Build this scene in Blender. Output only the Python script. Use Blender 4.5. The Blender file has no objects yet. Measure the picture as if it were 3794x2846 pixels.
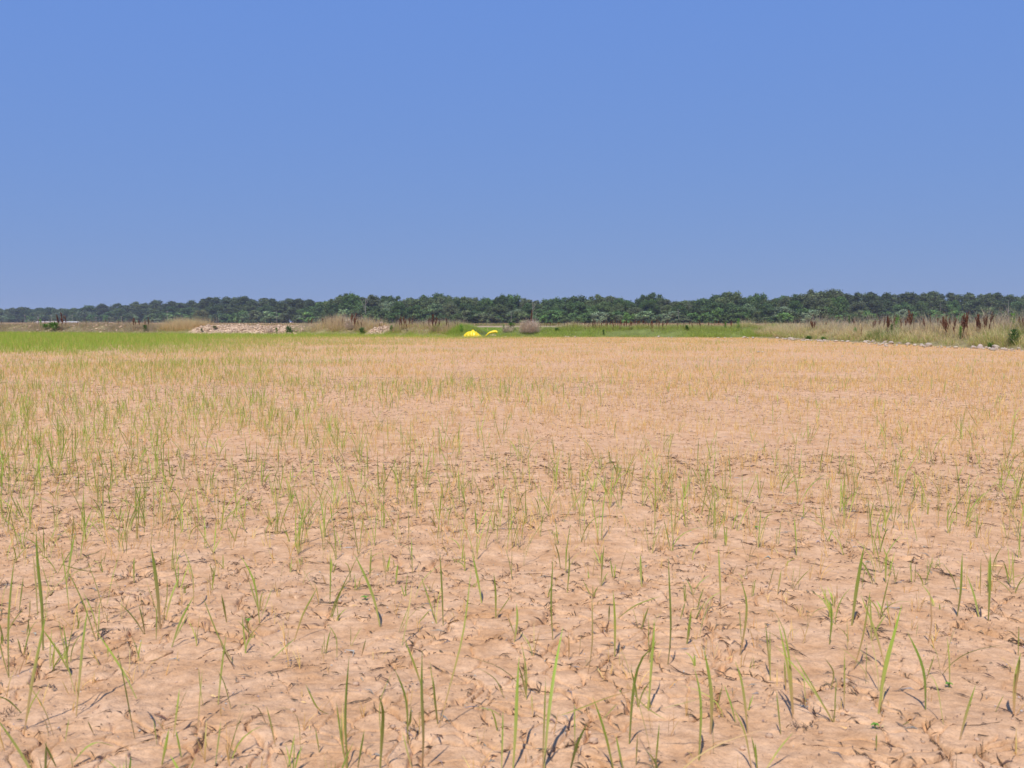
import bpy, math
import numpy as np
R = math.radians
rng = np.random.default_rng(11)
sc = bpy.context.scene
COL = sc.collection

# ------------------------------------------------------------------ camera
CAM_H = 0.9
W0, H0 = 3794.0, 2846.0
F = (W0 / 2) / math.tan(R(29))                   # focal length in photo pixels
K = F / 4580.0
HORIZON = 1193.0
PITCH = math.atan((H0 / 2 - HORIZON) / F)
cam = bpy.data.cameras.new('camera'); cam_o = bpy.data.objects.new('camera', cam); COL.objects.link(cam_o)
cam.sensor_width = 36.0; cam.lens = 36.0 * F / W0
cam.clip_start = 0.05; cam.clip_end = 12000
cam.dof.use_dof = True; cam.dof.focus_distance = 16.0; cam.dof.aperture_fstop = 10.0
cam_o.location = (0, 0, CAM_H); cam_o.rotation_euler = (math.pi / 2 - PITCH, 0, 0)
sc.camera = cam_o

# ------------------------------------------------------------------ sky and sun
SUN_EL, SUN_AZ = R(57), R(196)                   # azimuth clockwise from +Y: behind the camera, to its left
wd = bpy.data.worlds.new('World'); sc.world = wd; wd.use_nodes = True
nt = wd.node_tree; bgn = nt.nodes['Background']
sky = nt.nodes.new('ShaderNodeTexSky'); sky.sky_type = 'NISHITA'; sky.sun_disc = False
sky.sun_elevation = SUN_EL; sky.sun_rotation = SUN_AZ
sky.altitude = 0; sky.air_density = 1.0; sky.dust_density = 0.0; sky.ozone_density = 10.0
# the clear summer sky grades far less from horizon to zenith than the raw model: compress each channel over the whole dome
sep = nt.nodes.new('ShaderNodeSeparateColor'); cmb = nt.nodes.new('ShaderNodeCombineColor'); nt.links.new(sky.outputs[0], sep.inputs[0])
for i, (gain, power) in enumerate(((1.50, .29), (2.57, .155))):
    pw = nt.nodes.new('ShaderNodeMath'); pw.operation = 'POWER'; pw.inputs[1].default_value = power; nt.links.new(sep.outputs[i], pw.inputs[0])
    ml = nt.nodes.new('ShaderNodeMath'); ml.operation = 'MULTIPLY'; ml.inputs[1].default_value = gain; nt.links.new(pw.outputs[0], ml.inputs[0]); nt.links.new(ml.outputs[0], cmb.inputs[i])
    if i == 0: red = ml
bl = nt.nodes.new('ShaderNodeMath'); bl.operation = 'MULTIPLY_ADD'; bl.inputs[1].default_value = -.95; bl.inputs[2].default_value = 8.35   # blue falls as the air whitens
nt.links.new(red.outputs[0], bl.inputs[0]); nt.links.new(bl.outputs[0], cmb.inputs[2])
nt.links.new(cmb.outputs[0], bgn.inputs[0]); bgn.inputs[1].default_value = 0.1
sl = bpy.data.lights.new('sun', 'SUN'); sl.energy = 4.9; sl.angle = R(0.53); sl.color = (1.0, 0.955, 0.88)
so = bpy.data.objects.new('sun', sl); COL.objects.link(so)
so.rotation_euler = (math.pi / 2 - SUN_EL, 0, math.pi - SUN_AZ); so.location = (0, 0, 30)
vs = sc.view_settings
sc.display_settings.display_device = 'sRGB'
vs.view_transform = 'Standard'; vs.look = 'None'; vs.exposure = 0.0; vs.gamma = 1.0; vs.use_curve_mapping = False
sc.render.engine = 'CYCLES'

# ------------------------------------------------------------------ pixel -> world helpers
_cp, _sp = math.cos(PITCH), math.sin(PITCH)
def ray(px, py):
    x = (np.asarray(px, float) - W0 / 2) / F; y = -(np.asarray(py, float) - H0 / 2) / F
    return x, _cp + y * _sp, -_sp + y * _cp
def ground(px, py, z=0.0):
    dx, dy, dz = ray(px, py); t = (z - CAM_H) / dz
    return dx * t, dy * t
def at_depth(px, py, Y):
    dx, dy, dz = ray(px, py); t = Y / dy
    return dx * t, CAM_H + dz * t
def project(X, Y, Z):
    z = np.asarray(Z, float) - CAM_H; Y = np.asarray(Y, float)
    d = Y * _cp - z * _sp; v = Y * _sp + z * _cp
    return W0 / 2 + F * np.asarray(X) / d, H0 / 2 - F * v / d

# ------------------------------------------------------------------ noise
def _hash(ix, iy, s):
    n = (ix.astype(np.int64) * 374761393 + iy.astype(np.int64) * 668265263 + s * 1274126177) & 0xffffffff
    n = ((n ^ (n >> 13)) * 1274126177) & 0xffffffff
    n = ((n ^ (n >> 16)) * 2246822519) & 0xffffffff
    return (n ^ (n >> 15)) / 4294967296.0
def vnoise(x, y, s=0):
    x = np.asarray(x, float); y = np.asarray(y, float)
    ix = np.floor(x); iy = np.floor(y); fx = x - ix; fy = y - iy
    fx = fx * fx * fx * (fx * (fx * 6 - 15) + 10); fy = fy * fy * fy * (fy * (fy * 6 - 15) + 10)
    a = _hash(ix, iy, s); b = _hash(ix + 1, iy, s); c = _hash(ix, iy + 1, s); d = _hash(ix + 1, iy + 1, s)
    return (a + (b - a) * fx) * (1 - fy) + (c + (d - c) * fx) * fy
def fbm(x, y, s=0, o=4):
    t = 0; a = 0.5
    for i in range(o):
        t = t + a * vnoise(x * 2 ** i + 17.3 * i, y * 2 ** i - 9.1 * i, s + i); a *= 0.5
    return t
def sstep(a, b, x):
    t = np.clip((x - a) / (b - a), 0, 1); return t * t * (3 - 2 * t)
def cells(x, y, s):
    """edge distance (F2-F1) of jittered cells and the id value of the nearest"""
    ix = np.floor(x); iy = np.floor(y)
    f1 = np.full(x.shape, 9.0); f2 = np.full(x.shape, 9.0); idv = np.zeros(x.shape)
    for a in (-1, 0, 1):
        for b in (-1, 0, 1):
            cx = ix + a; cy = iy + b
            d = np.hypot(cx + _hash(cx, cy, s) - x, cy + _hash(cx, cy, s + 1) - y)
            n = d < f1
            f2 = np.where(n, f1, np.minimum(f2, d)); idv = np.where(n, _hash(cx, cy, s + 2), idv); f1 = np.where(n, d, f1)
    return f2 - f1, idv

def soil(X, Y):
    """height of the dry cracked field"""
    X = np.asarray(X, float); Y = np.asarray(Y, float)
    yy = np.maximum(Y, 1.0)
    att = lambda lam: np.clip((lam / (yy * yy / 1150.0) - 1.0) / 2.0, 0, 1)
    far = 1 - sstep(60, 140, np.abs(Y))
    h = (fbm(X * 0.7, Y * 0.7, 1, 3) - .45) * 0.022 * att(1.2) * far
    h = h + (fbm(X * 3.5, Y * 3.5, 5, 3) - .45) * 0.015 * att(0.35)
    r = np.abs(vnoise(X * 9 + 3, Y * 9, 21) - .5) * 2
    h = h + (1 - r) * 0.006 * att(0.13) + (fbm(X * 24, Y * 24, 9, 3) - .45) * 0.009 * att(0.06)
    wx = X + (fbm(X * 6, Y * 6, 31, 3) - .45) * 0.16; wy = Y + (fbm(X * 6, Y * 6, 41, 3) - .45) * 0.16
    m = fbm(X * 2.2, Y * 2.2, 51, 2)
    fade = 1 - sstep(6, 16, Y)
    for sz, w, dep, thr, sd in ((0.26, 0.0045, 0.018, 0.30, 61), (0.11, 0.0030, 0.010, 0.36, 71)):
        e, idv = cells(wx / sz, wy / sz, sd)
        e = e * sz * 0.5; ww = w * (0.5 + 0.9 * vnoise(X * 14, Y * 14, sd + 5)) * (1 + 0.05 * yy)
        k = sstep(thr, thr + 0.12, m + 0.25 * (vnoise(X * 5, Y * 5, sd + 7) - .5))
        c = (1 - sstep(0.35, 1.0, e / ww)) * k
        lip = np.exp(-((e - .012) / .012) ** 2) * k * 0.002
        h = h + ((idv - .5) * 0.005 * (sz / .24) + lip) * att(0.05) - c * dep * fade
    return h

# ------------------------------------------------------------------ mesh and material helpers
def mesh_np(name, V, Fc, cols=None, smooth=False):
    V = np.ascontiguousarray(V, dtype=np.float32).reshape(-1, 3); Fc = np.ascontiguousarray(Fc, dtype=np.int32)
    k = Fc.shape[1]; me = bpy.data.meshes.new(name)
    me.vertices.add(len(V)); me.vertices.foreach_set('co', V.ravel())
    me.loops.add(Fc.size); me.loops.foreach_set('vertex_index', Fc.ravel())
    me.polygons.add(len(Fc)); me.polygons.foreach_set('loop_start', np.arange(0, Fc.size, k, dtype=np.int32))
    me.polygons.foreach_set('loop_total', np.full(len(Fc), k, dtype=np.int32))
    if smooth: me.polygons.foreach_set('use_smooth', np.ones(len(Fc), dtype=bool))
    if cols is not None:
        a = me.color_attributes.new('Col', 'FLOAT_COLOR', 'POINT')
        c = np.ones((len(V), 4), dtype=np.float32); c[:, :3] = np.asarray(cols).reshape(-1, 3)
        a.data.foreach_set('color', c.ravel())
    me.update(calc_edges=True)
    return me
def link(name, me, mat=None, parent=None):
    o = bpy.data.objects.new(name, me); COL.objects.link(o)
    if mat is not None and me is not None and len(me.materials) == 0: me.materials.append(mat)
    if parent is not None: o.parent = parent
    return o
def tag(o, label=None, cat=None, group=None, kind=None):
    for k, v in (('label', label), ('category', cat), ('group', group), ('kind', kind)):
        if v: o[k] = v
    return o
def empty(name, loc, rz=0.0, scale=(1, 1, 1)):
    o = bpy.data.objects.new(name, None); COL.objects.link(o)
    o.location = loc; o.rotation_euler = (0, 0, rz); o.scale = scale; o.empty_display_size = 0.05
    return o
class MB:
    def __init__(s): s.v = []; s.f = []; s.c = []; s.n = 0
    def add(s, V, Fc, C):
        V = np.asarray(V, float).reshape(-1, 3); Fc = np.asarray(Fc, int)
        if Fc.shape[1] == 3: Fc = np.c_[Fc, Fc[:, 2]] if False else Fc
        s.v.append(V); s.f.append(Fc + s.n); s.c.append(np.broadcast_to(np.asarray(C, float), (len(V), 3))); s.n += len(V)
    def mesh(s, name, smooth=False):
        return mesh_np(name, np.concatenate(s.v), np.concatenate(s.f), np.concatenate(s.c), smooth)

def attr_mat(name, rough=0.8, transl=0.0, noise=0.0, nscale=8.0, bump=0.0, objcol=False, spec=0.2):
    m = bpy.data.materials.new(name); m.use_nodes = True; t = m.node_tree; n = t.nodes; l = t.links
    b = n['Principled BSDF']; out = n['Material Output']
    b.inputs['Roughness'].default_value = rough; b.inputs['Specular IOR Level'].default_value = spec
    a = n.new('ShaderNodeAttribute'); a.attribute_name = 'Col'; c = a.outputs['Color']
    if objcol:
        oi = n.new('ShaderNodeObjectInfo'); mx = n.new('ShaderNodeMix'); mx.data_type = 'RGBA'; mx.blend_type = 'MULTIPLY'
        mx.inputs['Factor'].default_value = 1; l.new(c, mx.inputs['A']); l.new(oi.outputs['Color'], mx.inputs['B']); c = mx.outputs['Result']
    if noise > 0 or bump > 0:
        tc = n.new('ShaderNodeTexCoord'); nz = n.new('ShaderNodeTexNoise'); nz.inputs['Scale'].default_value = nscale; nz.inputs['Detail'].default_value = 6
        l.new(tc.outputs['Object'], nz.inputs['Vector'])
        if noise > 0:
            mr = n.new('ShaderNodeMapRange'); mr.inputs['From Min'].default_value = .25; mr.inputs['From Max'].default_value = .75
            mr.inputs['To Min'].default_value = 1 - noise; mr.inputs['To Max'].default_value = 1 + noise; l.new(nz.outputs['Fac'], mr.inputs['Value'])
            mm = n.new('ShaderNodeVectorMath'); mm.operation = 'SCALE'; l.new(c, mm.inputs[0]); l.new(mr.outputs[0], mm.inputs['Scale']); c = mm.outputs[0]
        if bump > 0:
            bp = n.new('ShaderNodeBump'); bp.inputs['Strength'].default_value = bump; bp.inputs['Distance'].default_value = 0.02
            l.new(nz.outputs['Fac'], bp.inputs['Height']); l.new(bp.outputs[0], b.inputs['Normal'])
    l.new(c, b.inputs['Base Color'])
    if transl > 0:
        tr = n.new('ShaderNodeBsdfTranslucent'); l.new(c, tr.inputs['Color'])
        ms = n.new('ShaderNodeMixShader'); ms.inputs[0].default_value = transl
        l.new(b.outputs[0], ms.inputs[1]); l.new(tr.outputs[0], ms.inputs[2]); l.new(ms.outputs[0], out.inputs[0])
    return m
M_BLADE = attr_mat('grass_blade', 0.55, 0.45, spec=0.35)
M_LEAF = attr_mat('tree_leaf', 0.7, 0.15, objcol=True, spec=0.15)
M_BARK = attr_mat('bark', 0.9, 0, 0.3, 3.0, 0.5)
M_STONE = attr_mat('pale_stone', 0.9, 0, 0.22, 18.0, 0.6, objcol=True)
M_DEBRIS = attr_mat('dry_debris', 0.9)
M_DOCK = attr_mat('dock_seed', 0.85, 0.05, objcol=True)
M_CLAY = attr_mat('levee_clay', 0.95, 0, 0.22, 2.5, 0.4)
M_PAINT = attr_mat('painted_metal', 0.6, 0, 0.08, 1.0)

def soil_material():
    m = bpy.data.materials.new('dry_soil'); m.use_nodes = True; t = m.node_tree; n = t.nodes; l = t.links
    b = n['Principled BSDF']; b.inputs['Roughness'].default_value = 0.95; b.inputs['Specular IOR Level'].default_value = 0.1
    tc = n.new('ShaderNodeTexCoord')
    def nz(scale, det, rough=.55):
        x = n.new('ShaderNodeTexNoise'); x.inputs['Scale'].default_value = scale; x.inputs['Detail'].default_value = det
        x.inputs['Roughness'].default_value = rough; l.new(tc.outputs['Object'], x.inputs['Vector']); return x
    def ramp(src, p0, c0, p1, c1):
        r = n.new('ShaderNodeValToRGB'); e = r.color_ramp.elements; e[0].position = p0; e[0].color = (*c0, 1); e[1].position = p1; e[1].color = (*c1, 1)
        l.new(src, r.inputs[0]); return r
    def mul(a, b_):
        x = n.new('ShaderNodeMix'); x.data_type = 'RGBA'; x.blend_type = 'MULTIPLY'; x.inputs['Factor'].default_value = 1
        l.new(a, x.inputs['A']); l.new(b_, x.inputs['B']); return x.outputs['Result']
    r1 = ramp(nz(7, 5).outputs['Fac'], .32, (.515, .294, .150), .66, (.65, .415, .248))
    r2 = ramp(nz(34, 5, .65).outputs['Fac'], .30, (.80, .76, .73), .62, (1.05, 1.05, 1.05))
    r3 = ramp(nz(160, 3, .7).outputs['Fac'], .28, (.80, .79, .78), .52, (1.04, 1.04, 1.04))
    r4 = ramp(nz(0.35, 3).outputs['Fac'], .3, (.95, .95, .96), .7, (1.05, 1.04, 1.03))
    c = mul(mul(mul(r1.outputs[0], r2.outputs[0]), r3.outputs[0]), r4.outputs[0])
    l.new(c, b.inputs['Base Color'])
    b1 = n.new('ShaderNodeBump'); b1.inputs['Strength'].default_value = .7; b1.inputs['Distance'].default_value = .006; l.new(nz(110, 5, .7).outputs['Fac'], b1.inputs['Height'])
    b2 = n.new('ShaderNodeBump'); b2.inputs['Strength'].default_value = .5; b2.inputs['Distance'].default_value = .02; l.new(nz(28, 4, .6).outputs['Fac'], b2.inputs['Height'])
    l.new(b1.outputs[0], b2.inputs['Normal']); l.new(b2.outputs[0], b.inputs['Normal'])
    return m
M_SOIL = soil_material()

# ------------------------------------------------------------------ ground sheet (one mesh, finer near the viewer)
inv = np.linspace(1 / 1.5, 1 / 46.0, 690)
rows = np.concatenate([[-45, -25, -12, -5, -1, .4, .8, 1.2], 1 / inv, np.geomspace(49, 2600, 40)])
cols = np.concatenate([np.linspace(-1.5, -.60, 90)[:-1], np.linspace(-.60, .60, 820), np.linspace(.60, 1.5, 90)[1:]])
wid = np.where(rows > .4, rows + .4, 0.8 + (.4 - rows) * 1.2)
GX = cols[None, :] * wid[:, None]; GY = np.broadcast_to(rows[:, None], GX.shape)
GZ = soil(GX, GY)
nr, nc = GX.shape
ii = (np.arange(nr - 1)[:, None] * nc + np.arange(nc - 1)[None, :]).ravel()
gm = mesh_np('field_ground', np.stack([GX, GY, GZ], -1), np.stack([ii, ii + 1, ii + nc + 1, ii + nc], 1), smooth=True)
tag(link('field_ground', gm, M_SOIL), kind='structure')

# ------------------------------------------------------------------ levees
def resample(P, step):
    P = np.asarray(P, float); d = np.r_[0, np.cumsum(np.hypot(*np.diff(P, axis=0).T))]
    s = np.arange(0, d[-1], step); return np.c_[np.interp(s, d, P[:, 0]), np.interp(s, d, P[:, 1])]
toeA = [(-420, 1232.5), (0, 1235), (600, 1240), (1100, 1243), (1500, 1246), (1700, 1249.5), (2300, 1250), (2800, 1252)]
PA = np.array([ground(*p) for p in toeA]); PA = np.vstack([PA, [PA[-1] + (12, -1.0)]])
toeB = [(2800, 1252), (2950, 1258), (3150, 1268), (3400, 1280), (3600, 1290), (3794, 1298)]
PB = np.array([ground(*p) for p in toeB]); PB = np.vstack([PB[0] + (-.6, 1.5), PB, [17.2, 30 * K], [18.4, 20 * K], [20, 6 * K]])
class Levee:
    def __init__(s, P, hfun, step=0.09):
        s.P = resample(P, step); k = 25
        Ps = np.c_[np.convolve(np.pad(s.P[:, 0], k, mode='edge'), np.ones(2 * k + 1) / (2 * k + 1), 'valid'),
                   np.convolve(np.pad(s.P[:, 1], k, mode='edge'), np.ones(2 * k + 1) / (2 * k + 1), 'valid')]
        s.P = Ps; T = np.gradient(Ps, axis=0); T /= np.hypot(*T.T)[:, None]
        s.N = np.c_[-T[:, 1], T[:, 0]]                       # away from the field
        s.px = project(s.P[:, 0], s.P[:, 1], 0 * s.P[:, 0])[0]; s.h = hfun(s.px)
    def pos(s, i, v):
        i = np.asarray(i, int); P = s.P[i] + s.N[i] * np.asarray(v)[:, None]
        return P[:, 0], P[:, 1], s.z(P[:, 0], P[:, 1], i, v)
    def z(s, X, Y, i, v):
        prof = np.interp(v, [-.4, 0, .35, .8, 1.5, 2.3, 3.1, 4.2, 4.8], [-.22, .02, .24, .62, .96, 1.0, .75, .05, -.25])
        n = (fbm(X * 1.3, Y * 1.3, 81, 3) - .45) * .22 + (fbm(X * 7, Y * 7, 91, 3) - .45) * .10
        return prof * s.h[i] + n * np.clip(prof, 0, 1) * np.clip(s.h[i] / .45, .1, 1)
    def near(s, px): return np.argmin(np.abs(s.px - px))
def hA(px):
    h = np.interp(px, [-400, 0, 600, 700, 1050, 1150, 1650, 1700, 1735, 1830, 1870, 2000, 2800, 4000], [.66, .64, .62, .64, .60, .60, .56, .50, .07, .07, .40, .54, .60, .5])
    return h
LA = Levee(PA, hA); LB = Levee(PB, lambda px: np.interp(px, [2800, 2950, 3794, 9000], [.38, .50, .54, .5]))
CLAYZ = [(685, 1045), (1345, 1402)]
def clayness(px): return np.max([sstep(a - 12, a + 8, px) * (1 - sstep(b - 8, b + 12, px)) for a, b in CLAYZ], axis=0)
def levee_mesh(L, name, vs_):
    n = len(L.P); I = np.repeat(np.arange(n), len(vs_)); Vv = np.tile(vs_, n)
    X, Y, Z = L.pos(I, Vv)
    cl = clayness(L.px[I]) if L is LA else np.zeros(len(I))
    nzz = fbm(X * 3, Y * 3, 111, 3)[:, None]
    gp = (sstep(1640, 1680, L.px[I]) if L is LA else 0 * cl)[:, None]; thatch = np.array([.22, .18, .085]) * (1 - gp) + np.array([.135, .155, .045]) * gp   # dead thatch, or turf
    C = (1 - cl[:, None]) * (thatch * (.7 + .7 * nzz)) + cl[:, None] * (np.array([.47, .335, .225]) * (.7 + .6 * nzz))
    k = len(vs_); a = (np.arange(n - 1)[:, None] * k + np.arange(k - 1)[None, :]).ravel()
    return tag(link(name, mesh_np(name, np.c_[X, Y, Z], np.stack([a, a + 1, a + k + 1, a + k], 1)[:, ::-1], C, True), M_CLAY), kind='structure')
vs_ = np.r_[-.4, np.arange(-.1, 2.5, .085), 2.8, 3.2, 3.7, 4.2, 4.8]
levee_mesh(LA, 'levee', vs_); levee_mesh(LB, 'side_levee', vs_)
LN = np.array([ground(-3000, 1193.0 + 21), ground(900, 1193 + 21), ground(1850, 1193 + 21.5), ground(4500, 1193 + 22)])
LC = Levee(LN, lambda px: .30 + 0 * px, .6)                 # low bank across the next field
n = len(LC.P); va = np.array([-.4, 0, .5, 1.2, 2.4, 3.3, 4.4]); I = np.repeat(np.arange(n), 7); X, Y, Z = LC.pos(I, np.tile(va, n))
a = (np.arange(n - 1)[:, None] * 7 + np.arange(6)[None, :]).ravel()
tag(link('far_levee', mesh_np('far_levee', np.c_[X, Y, Z], np.stack([a, a + 1, a + 8, a + 7], 1)[:, ::-1], np.array([.34, .255, .16]) * (.7 + .6 * fbm(X, Y, 7, 3))[:, None], True), M_CLAY), kind='structure')

# ------------------------------------------------------------------ blades of grass, vectorised
def blades(base, az, H, lean, curl, width, c0, c1, S, face=None, tipw=0.06):
    N = len(base); t = np.linspace(0, 1, S + 1)[None, :]
    H = H[:, None]; d = np.stack([np.cos(az), np.sin(az), 0 * az], 1)
    out = H * (lean[:, None] * t + curl[:, None] * t ** 2.2)
    up = H * (t - .35 * np.abs(curl[:, None]) * t ** 2.6)
    P = base[:, None, :] + d[:, None, :] * out[:, :, None]; P[:, :, 2] += up
    if face is None: face = rng.uniform(0, np.pi, N)
    sd = np.stack([np.cos(face), np.sin(face), 0 * face], 1)
    pr = np.interp(t[0], [0, .15, .45, .75, 1], [.5, .62, 1, .72, tipw] if S > 1 else [1] * 5)
    wv = (width[:, None] * pr[None, :] / 2)[:, :, None] * sd[:, None, :]
    V = np.stack([P - wv, P + wv], 2).reshape(N, -1, 3)
    if S == 1:
        V = np.stack([P[:, 0] - wv[:, 0], P[:, 0] + wv[:, 0], P[:, 1]], 1)
        return V.reshape(-1, 3), np.arange(N * 3).reshape(-1, 3), np.stack([c0, c0, c1], 1).reshape(-1, 3)
    q = np.arange(S) * 2; fq = np.stack([q, q + 1, q + 3, q + 2], 1)
    Fc = (fq[None] + (np.arange(N) * (S + 1) * 2)[:, None, None]).reshape(-1, 4)
    C = c0[:, None, :] * (1 - t[:, :, None]) + c1[:, None, :] * t[:, :, None]
    return V.reshape(-1, 3), Fc, np.repeat(C, 2, axis=1).reshape(-1, 3)
def vary(c, N, a=.18):
    c = np.broadcast_to(np.asarray(c, float), (N, 3))
    return np.clip(c * (1 + rng.normal(0, a, (N, 1))) * (1 + rng.normal(0, a * .3, (N, 3))), .005, .9)

# greenness of the rice over the field
_lineA = lambda X: np.interp(X, PA[:, 0], PA[:, 1])
_lineB = lambda Y: np.interp(-Y, -PB[:, 1], PB[:, 0])
def inside(X, Y): return (Y < _lineA(X) - .15) & (X < _lineB(np.minimum(Y, PB[0, 1])) - .15)
def greenness(X, Y):
    dl = (_lineA(X) - Y) / K; Y = Y / K                                      # metres in front of the levee
    n = fbm(X * .18, Y * .18, 201, 3) - .45
    g = .25 + .45 * sstep(3, -7, X + .05 * Y) * sstep(22, 9, Y) + .16 * sstep(9, 3, Y)
    g = g + .95 * sstep(-3, -19, X + .12 * (Y - 40) + 7 * n) * sstep(22, 46, Y + 14 * n)
    g = g + .70 * sstep(15, 2, dl + 6 * n) * sstep(7, -4, X)+ .35 * sstep(5, 1, dl) * sstep(13, 6, X)
    g = g - .32 * sstep(-7, 5, X) * sstep(8, 19, Y) + 1.0 * n
    return np.clip(g, .03, 1)
GREEN0 = np.array([.50, .50, .12]); GREEN1 = np.array([.29, .44, .045]); STRAW0 = np.array([.82, .49, .165]); STRAW1 = np.array([.90, .60, .215])

# ------------------------------------------------------------------ rice, everything past the nearest plants: one mass
def scatter(n_dens, y0, y1, slope=.61, pad=1.6):
    A = slope * (y1 ** 2 - y0 ** 2) + 2 * pad * (y1 - y0); N = int(A * n_dens)
    Y = np.sqrt(rng.uniform(y0 ** 2, y1 ** 2, N)); X = rng.uniform(-1, 1, N) * (slope * Y + pad)
    return X, Y
NEAR_END = 3.45
def rice(bands, name, label):
    rV, rF, rC = [], [], []; off = 0
    for dens, y0, y1, S in bands:
        X, Y = scatter(dens, y0, y1); cl = fbm(X * .9, Y * .9, 211, 3)
        g = greenness(X, Y)
        keep = inside(X, Y) & (rng.random(len(X)) < np.clip(.2 + 2.4 * (cl - .25), .05, 1) + g * .4); X, Y, g = X[keep], Y[keep], g[keep]
        Z = soil(X, Y) - .006
        green = rng.random(len(X)) < g
        nb = rng.integers(2, 5, len(X)) if S > 2 else rng.integers(2, 4, len(X)) if S == 2 else np.full(len(X), 2)
        I = np.repeat(np.arange(len(X)), nb); N = len(I)
        gr = green[I] & (rng.random(N) < .85)
        if y0 < 2: green = green & (rng.random(len(X)) < .4)
        ht = np.where(green, rng.uniform(.09, .27, len(X)), rng.uniform(.05, .14, len(X))) * (1 + .3 * sstep(.7, 1, g)) * (.72 if y0 < 2 else 1)
        H = ht[I] * rng.uniform(.55, 1.05, N)
        c0 = np.where(gr[:, None], vary(GREEN0, N), vary(STRAW0, N)); c1 = np.where(gr[:, None], vary(GREEN1, N, .25), vary(STRAW1, N, .22))
        lush = sstep(.6, 1, g)[I][:, None] * gr[:, None]; c0 = c0 * (1 - lush) + vary((.34, .50, .05), N) * lush
        base = np.c_[X[I] + rng.normal(0, .004, N), Y[I] + rng.normal(0, .004, N), Z[I]]
        k_ = 1.0 if S > 2 else 1.3 if S == 2 else 2.0
        wdt = np.where(gr, rng.uniform(.0026, .0056, N), rng.uniform(.0015, .0032, N) if S > 2 else rng.uniform(.0019, .0040, N) if S == 2 else rng.uniform(.0020, .0044, N)) * k_
        v, f, c = blades(base, rng.uniform(0, 2 * np.pi, N), H, np.abs(rng.normal(0, .22, N)), np.abs(rng.normal(0, .42, N)) * (rng.random(N) < .65), wdt, c0, c1, S)
        rV.append(v); rF.append(f + off); rC.append(c); off += len(v)
    o = link(name, mesh_np(name, np.concatenate(rV), np.concatenate(rF), np.concatenate(rC)), M_BLADE)
    tag(o, label, 'seedlings', kind='stuff')
rice(((60, 1.5, NEAR_END, 5), (205, NEAR_END, 9, 5), (165, 9, 20, 2)), 'rice_seedlings', 'mass of thin green and straw-coloured rice seedlings across the dry field')
rice(((112, 20, 77, 1),), 'distant_rice_seedlings', 'straw-coloured and green rice carpet on the far part of the field')

# ------------------------------------------------------------------ debris and crumbs on the soil
def slivers(X, Y, az, L_, wd_, pal, prob, bend=.15, lift=.010):
    N = len(X); Z = soil(X, Y)
    d = np.stack([np.cos(az), np.sin(az)], 1); pn = np.stack([-d[:, 1], d[:, 0]], 1)
    P0 = np.c_[X, Y, Z + .003]; e1 = np.c_[X + d[:, 0] * L_, Y + d[:, 1] * L_, 0 * X]; e1[:, 2] = soil(e1[:, 0], e1[:, 1]) + rng.uniform(.002, lift, N)
    md = (P0 + e1) / 2; md[:, :2] += pn * (L_ * rng.normal(0, bend, N))[:, None]; md[:, 2] = np.maximum(md[:, 2], soil(md[:, 0], md[:, 1]) + .003)
    s3 = np.c_[pn * wd_[:, None], np.zeros(N)]
    V = np.stack([P0 - s3 * .3, P0 + s3 * .3, md + s3, md - s3 * .6 + [0, 0, .003], e1 + s3 * .2, e1 - s3 * .2], 1)
    fq = np.array([[0, 1, 2, 3], [3, 2, 4, 5]]); Fc = (fq[None] + (np.arange(N) * 6)[:, None, None]).reshape(-1, 4)
    pal = np.array(pal); return V.reshape(-1, 3), Fc, np.repeat(vary(pal[rng.choice(len(pal), N, p=prob)], N, .2), 6, 0)
def crack_field(X, Y, sz, sd):
    wx = X + (fbm(X * 6, Y * 6, 31, 3) - .45) * 0.16; wy = Y + (fbm(X * 6, Y * 6, 41, 3) - .45) * 0.16
    return cells(wx / sz, wy / sz, sd)[0] * sz * .5
mb = MB()
X1, Y1 = scatter(230, 1.4, 7); X2, Y2 = scatter(150, 7, 22); X = np.r_[X1, X2]; Y = np.r_[Y1, Y2]
k = rng.random(len(X)) < np.clip(.12 + 2.6 * (fbm(X * 3, Y * 3, 221, 3) - .33), 0.03, 1); X, Y = X[k], Y[k]; N = len(X)
L_ = rng.gamma(2.0, .011, N) + .004; L_[Y > 7] *= 1.3
mb.add(*slivers(X, Y, rng.uniform(0, 2 * np.pi, N), L_, rng.uniform(.0006, .0019, N) * (1 + .08 * Y), [[.10, .065, .04], [.15, .10, .065], [.21, .17, .14], [.28, .26, .24], [.55, .36, .16]], [.24, .28, .16, .10, .22], .2))
X, Y = scatter(2000, 1.4, 5); k = rng.random(len(X)) < np.clip(.05 + 2.2 * (fbm(X * 5, Y * 5, 225, 3) - .36), 0.02, 1); X, Y = X[k], Y[k]; N = len(X)
mb.add(*slivers(X, Y, rng.uniform(0, 2 * np.pi, N), rng.uniform(.002, .008, N), rng.uniform(.0008, .0022, N), [[.14, .09, .06], [.24, .16, .11], [.34, .30, .27]], [.4, .4, .2], .1, .005))
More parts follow.
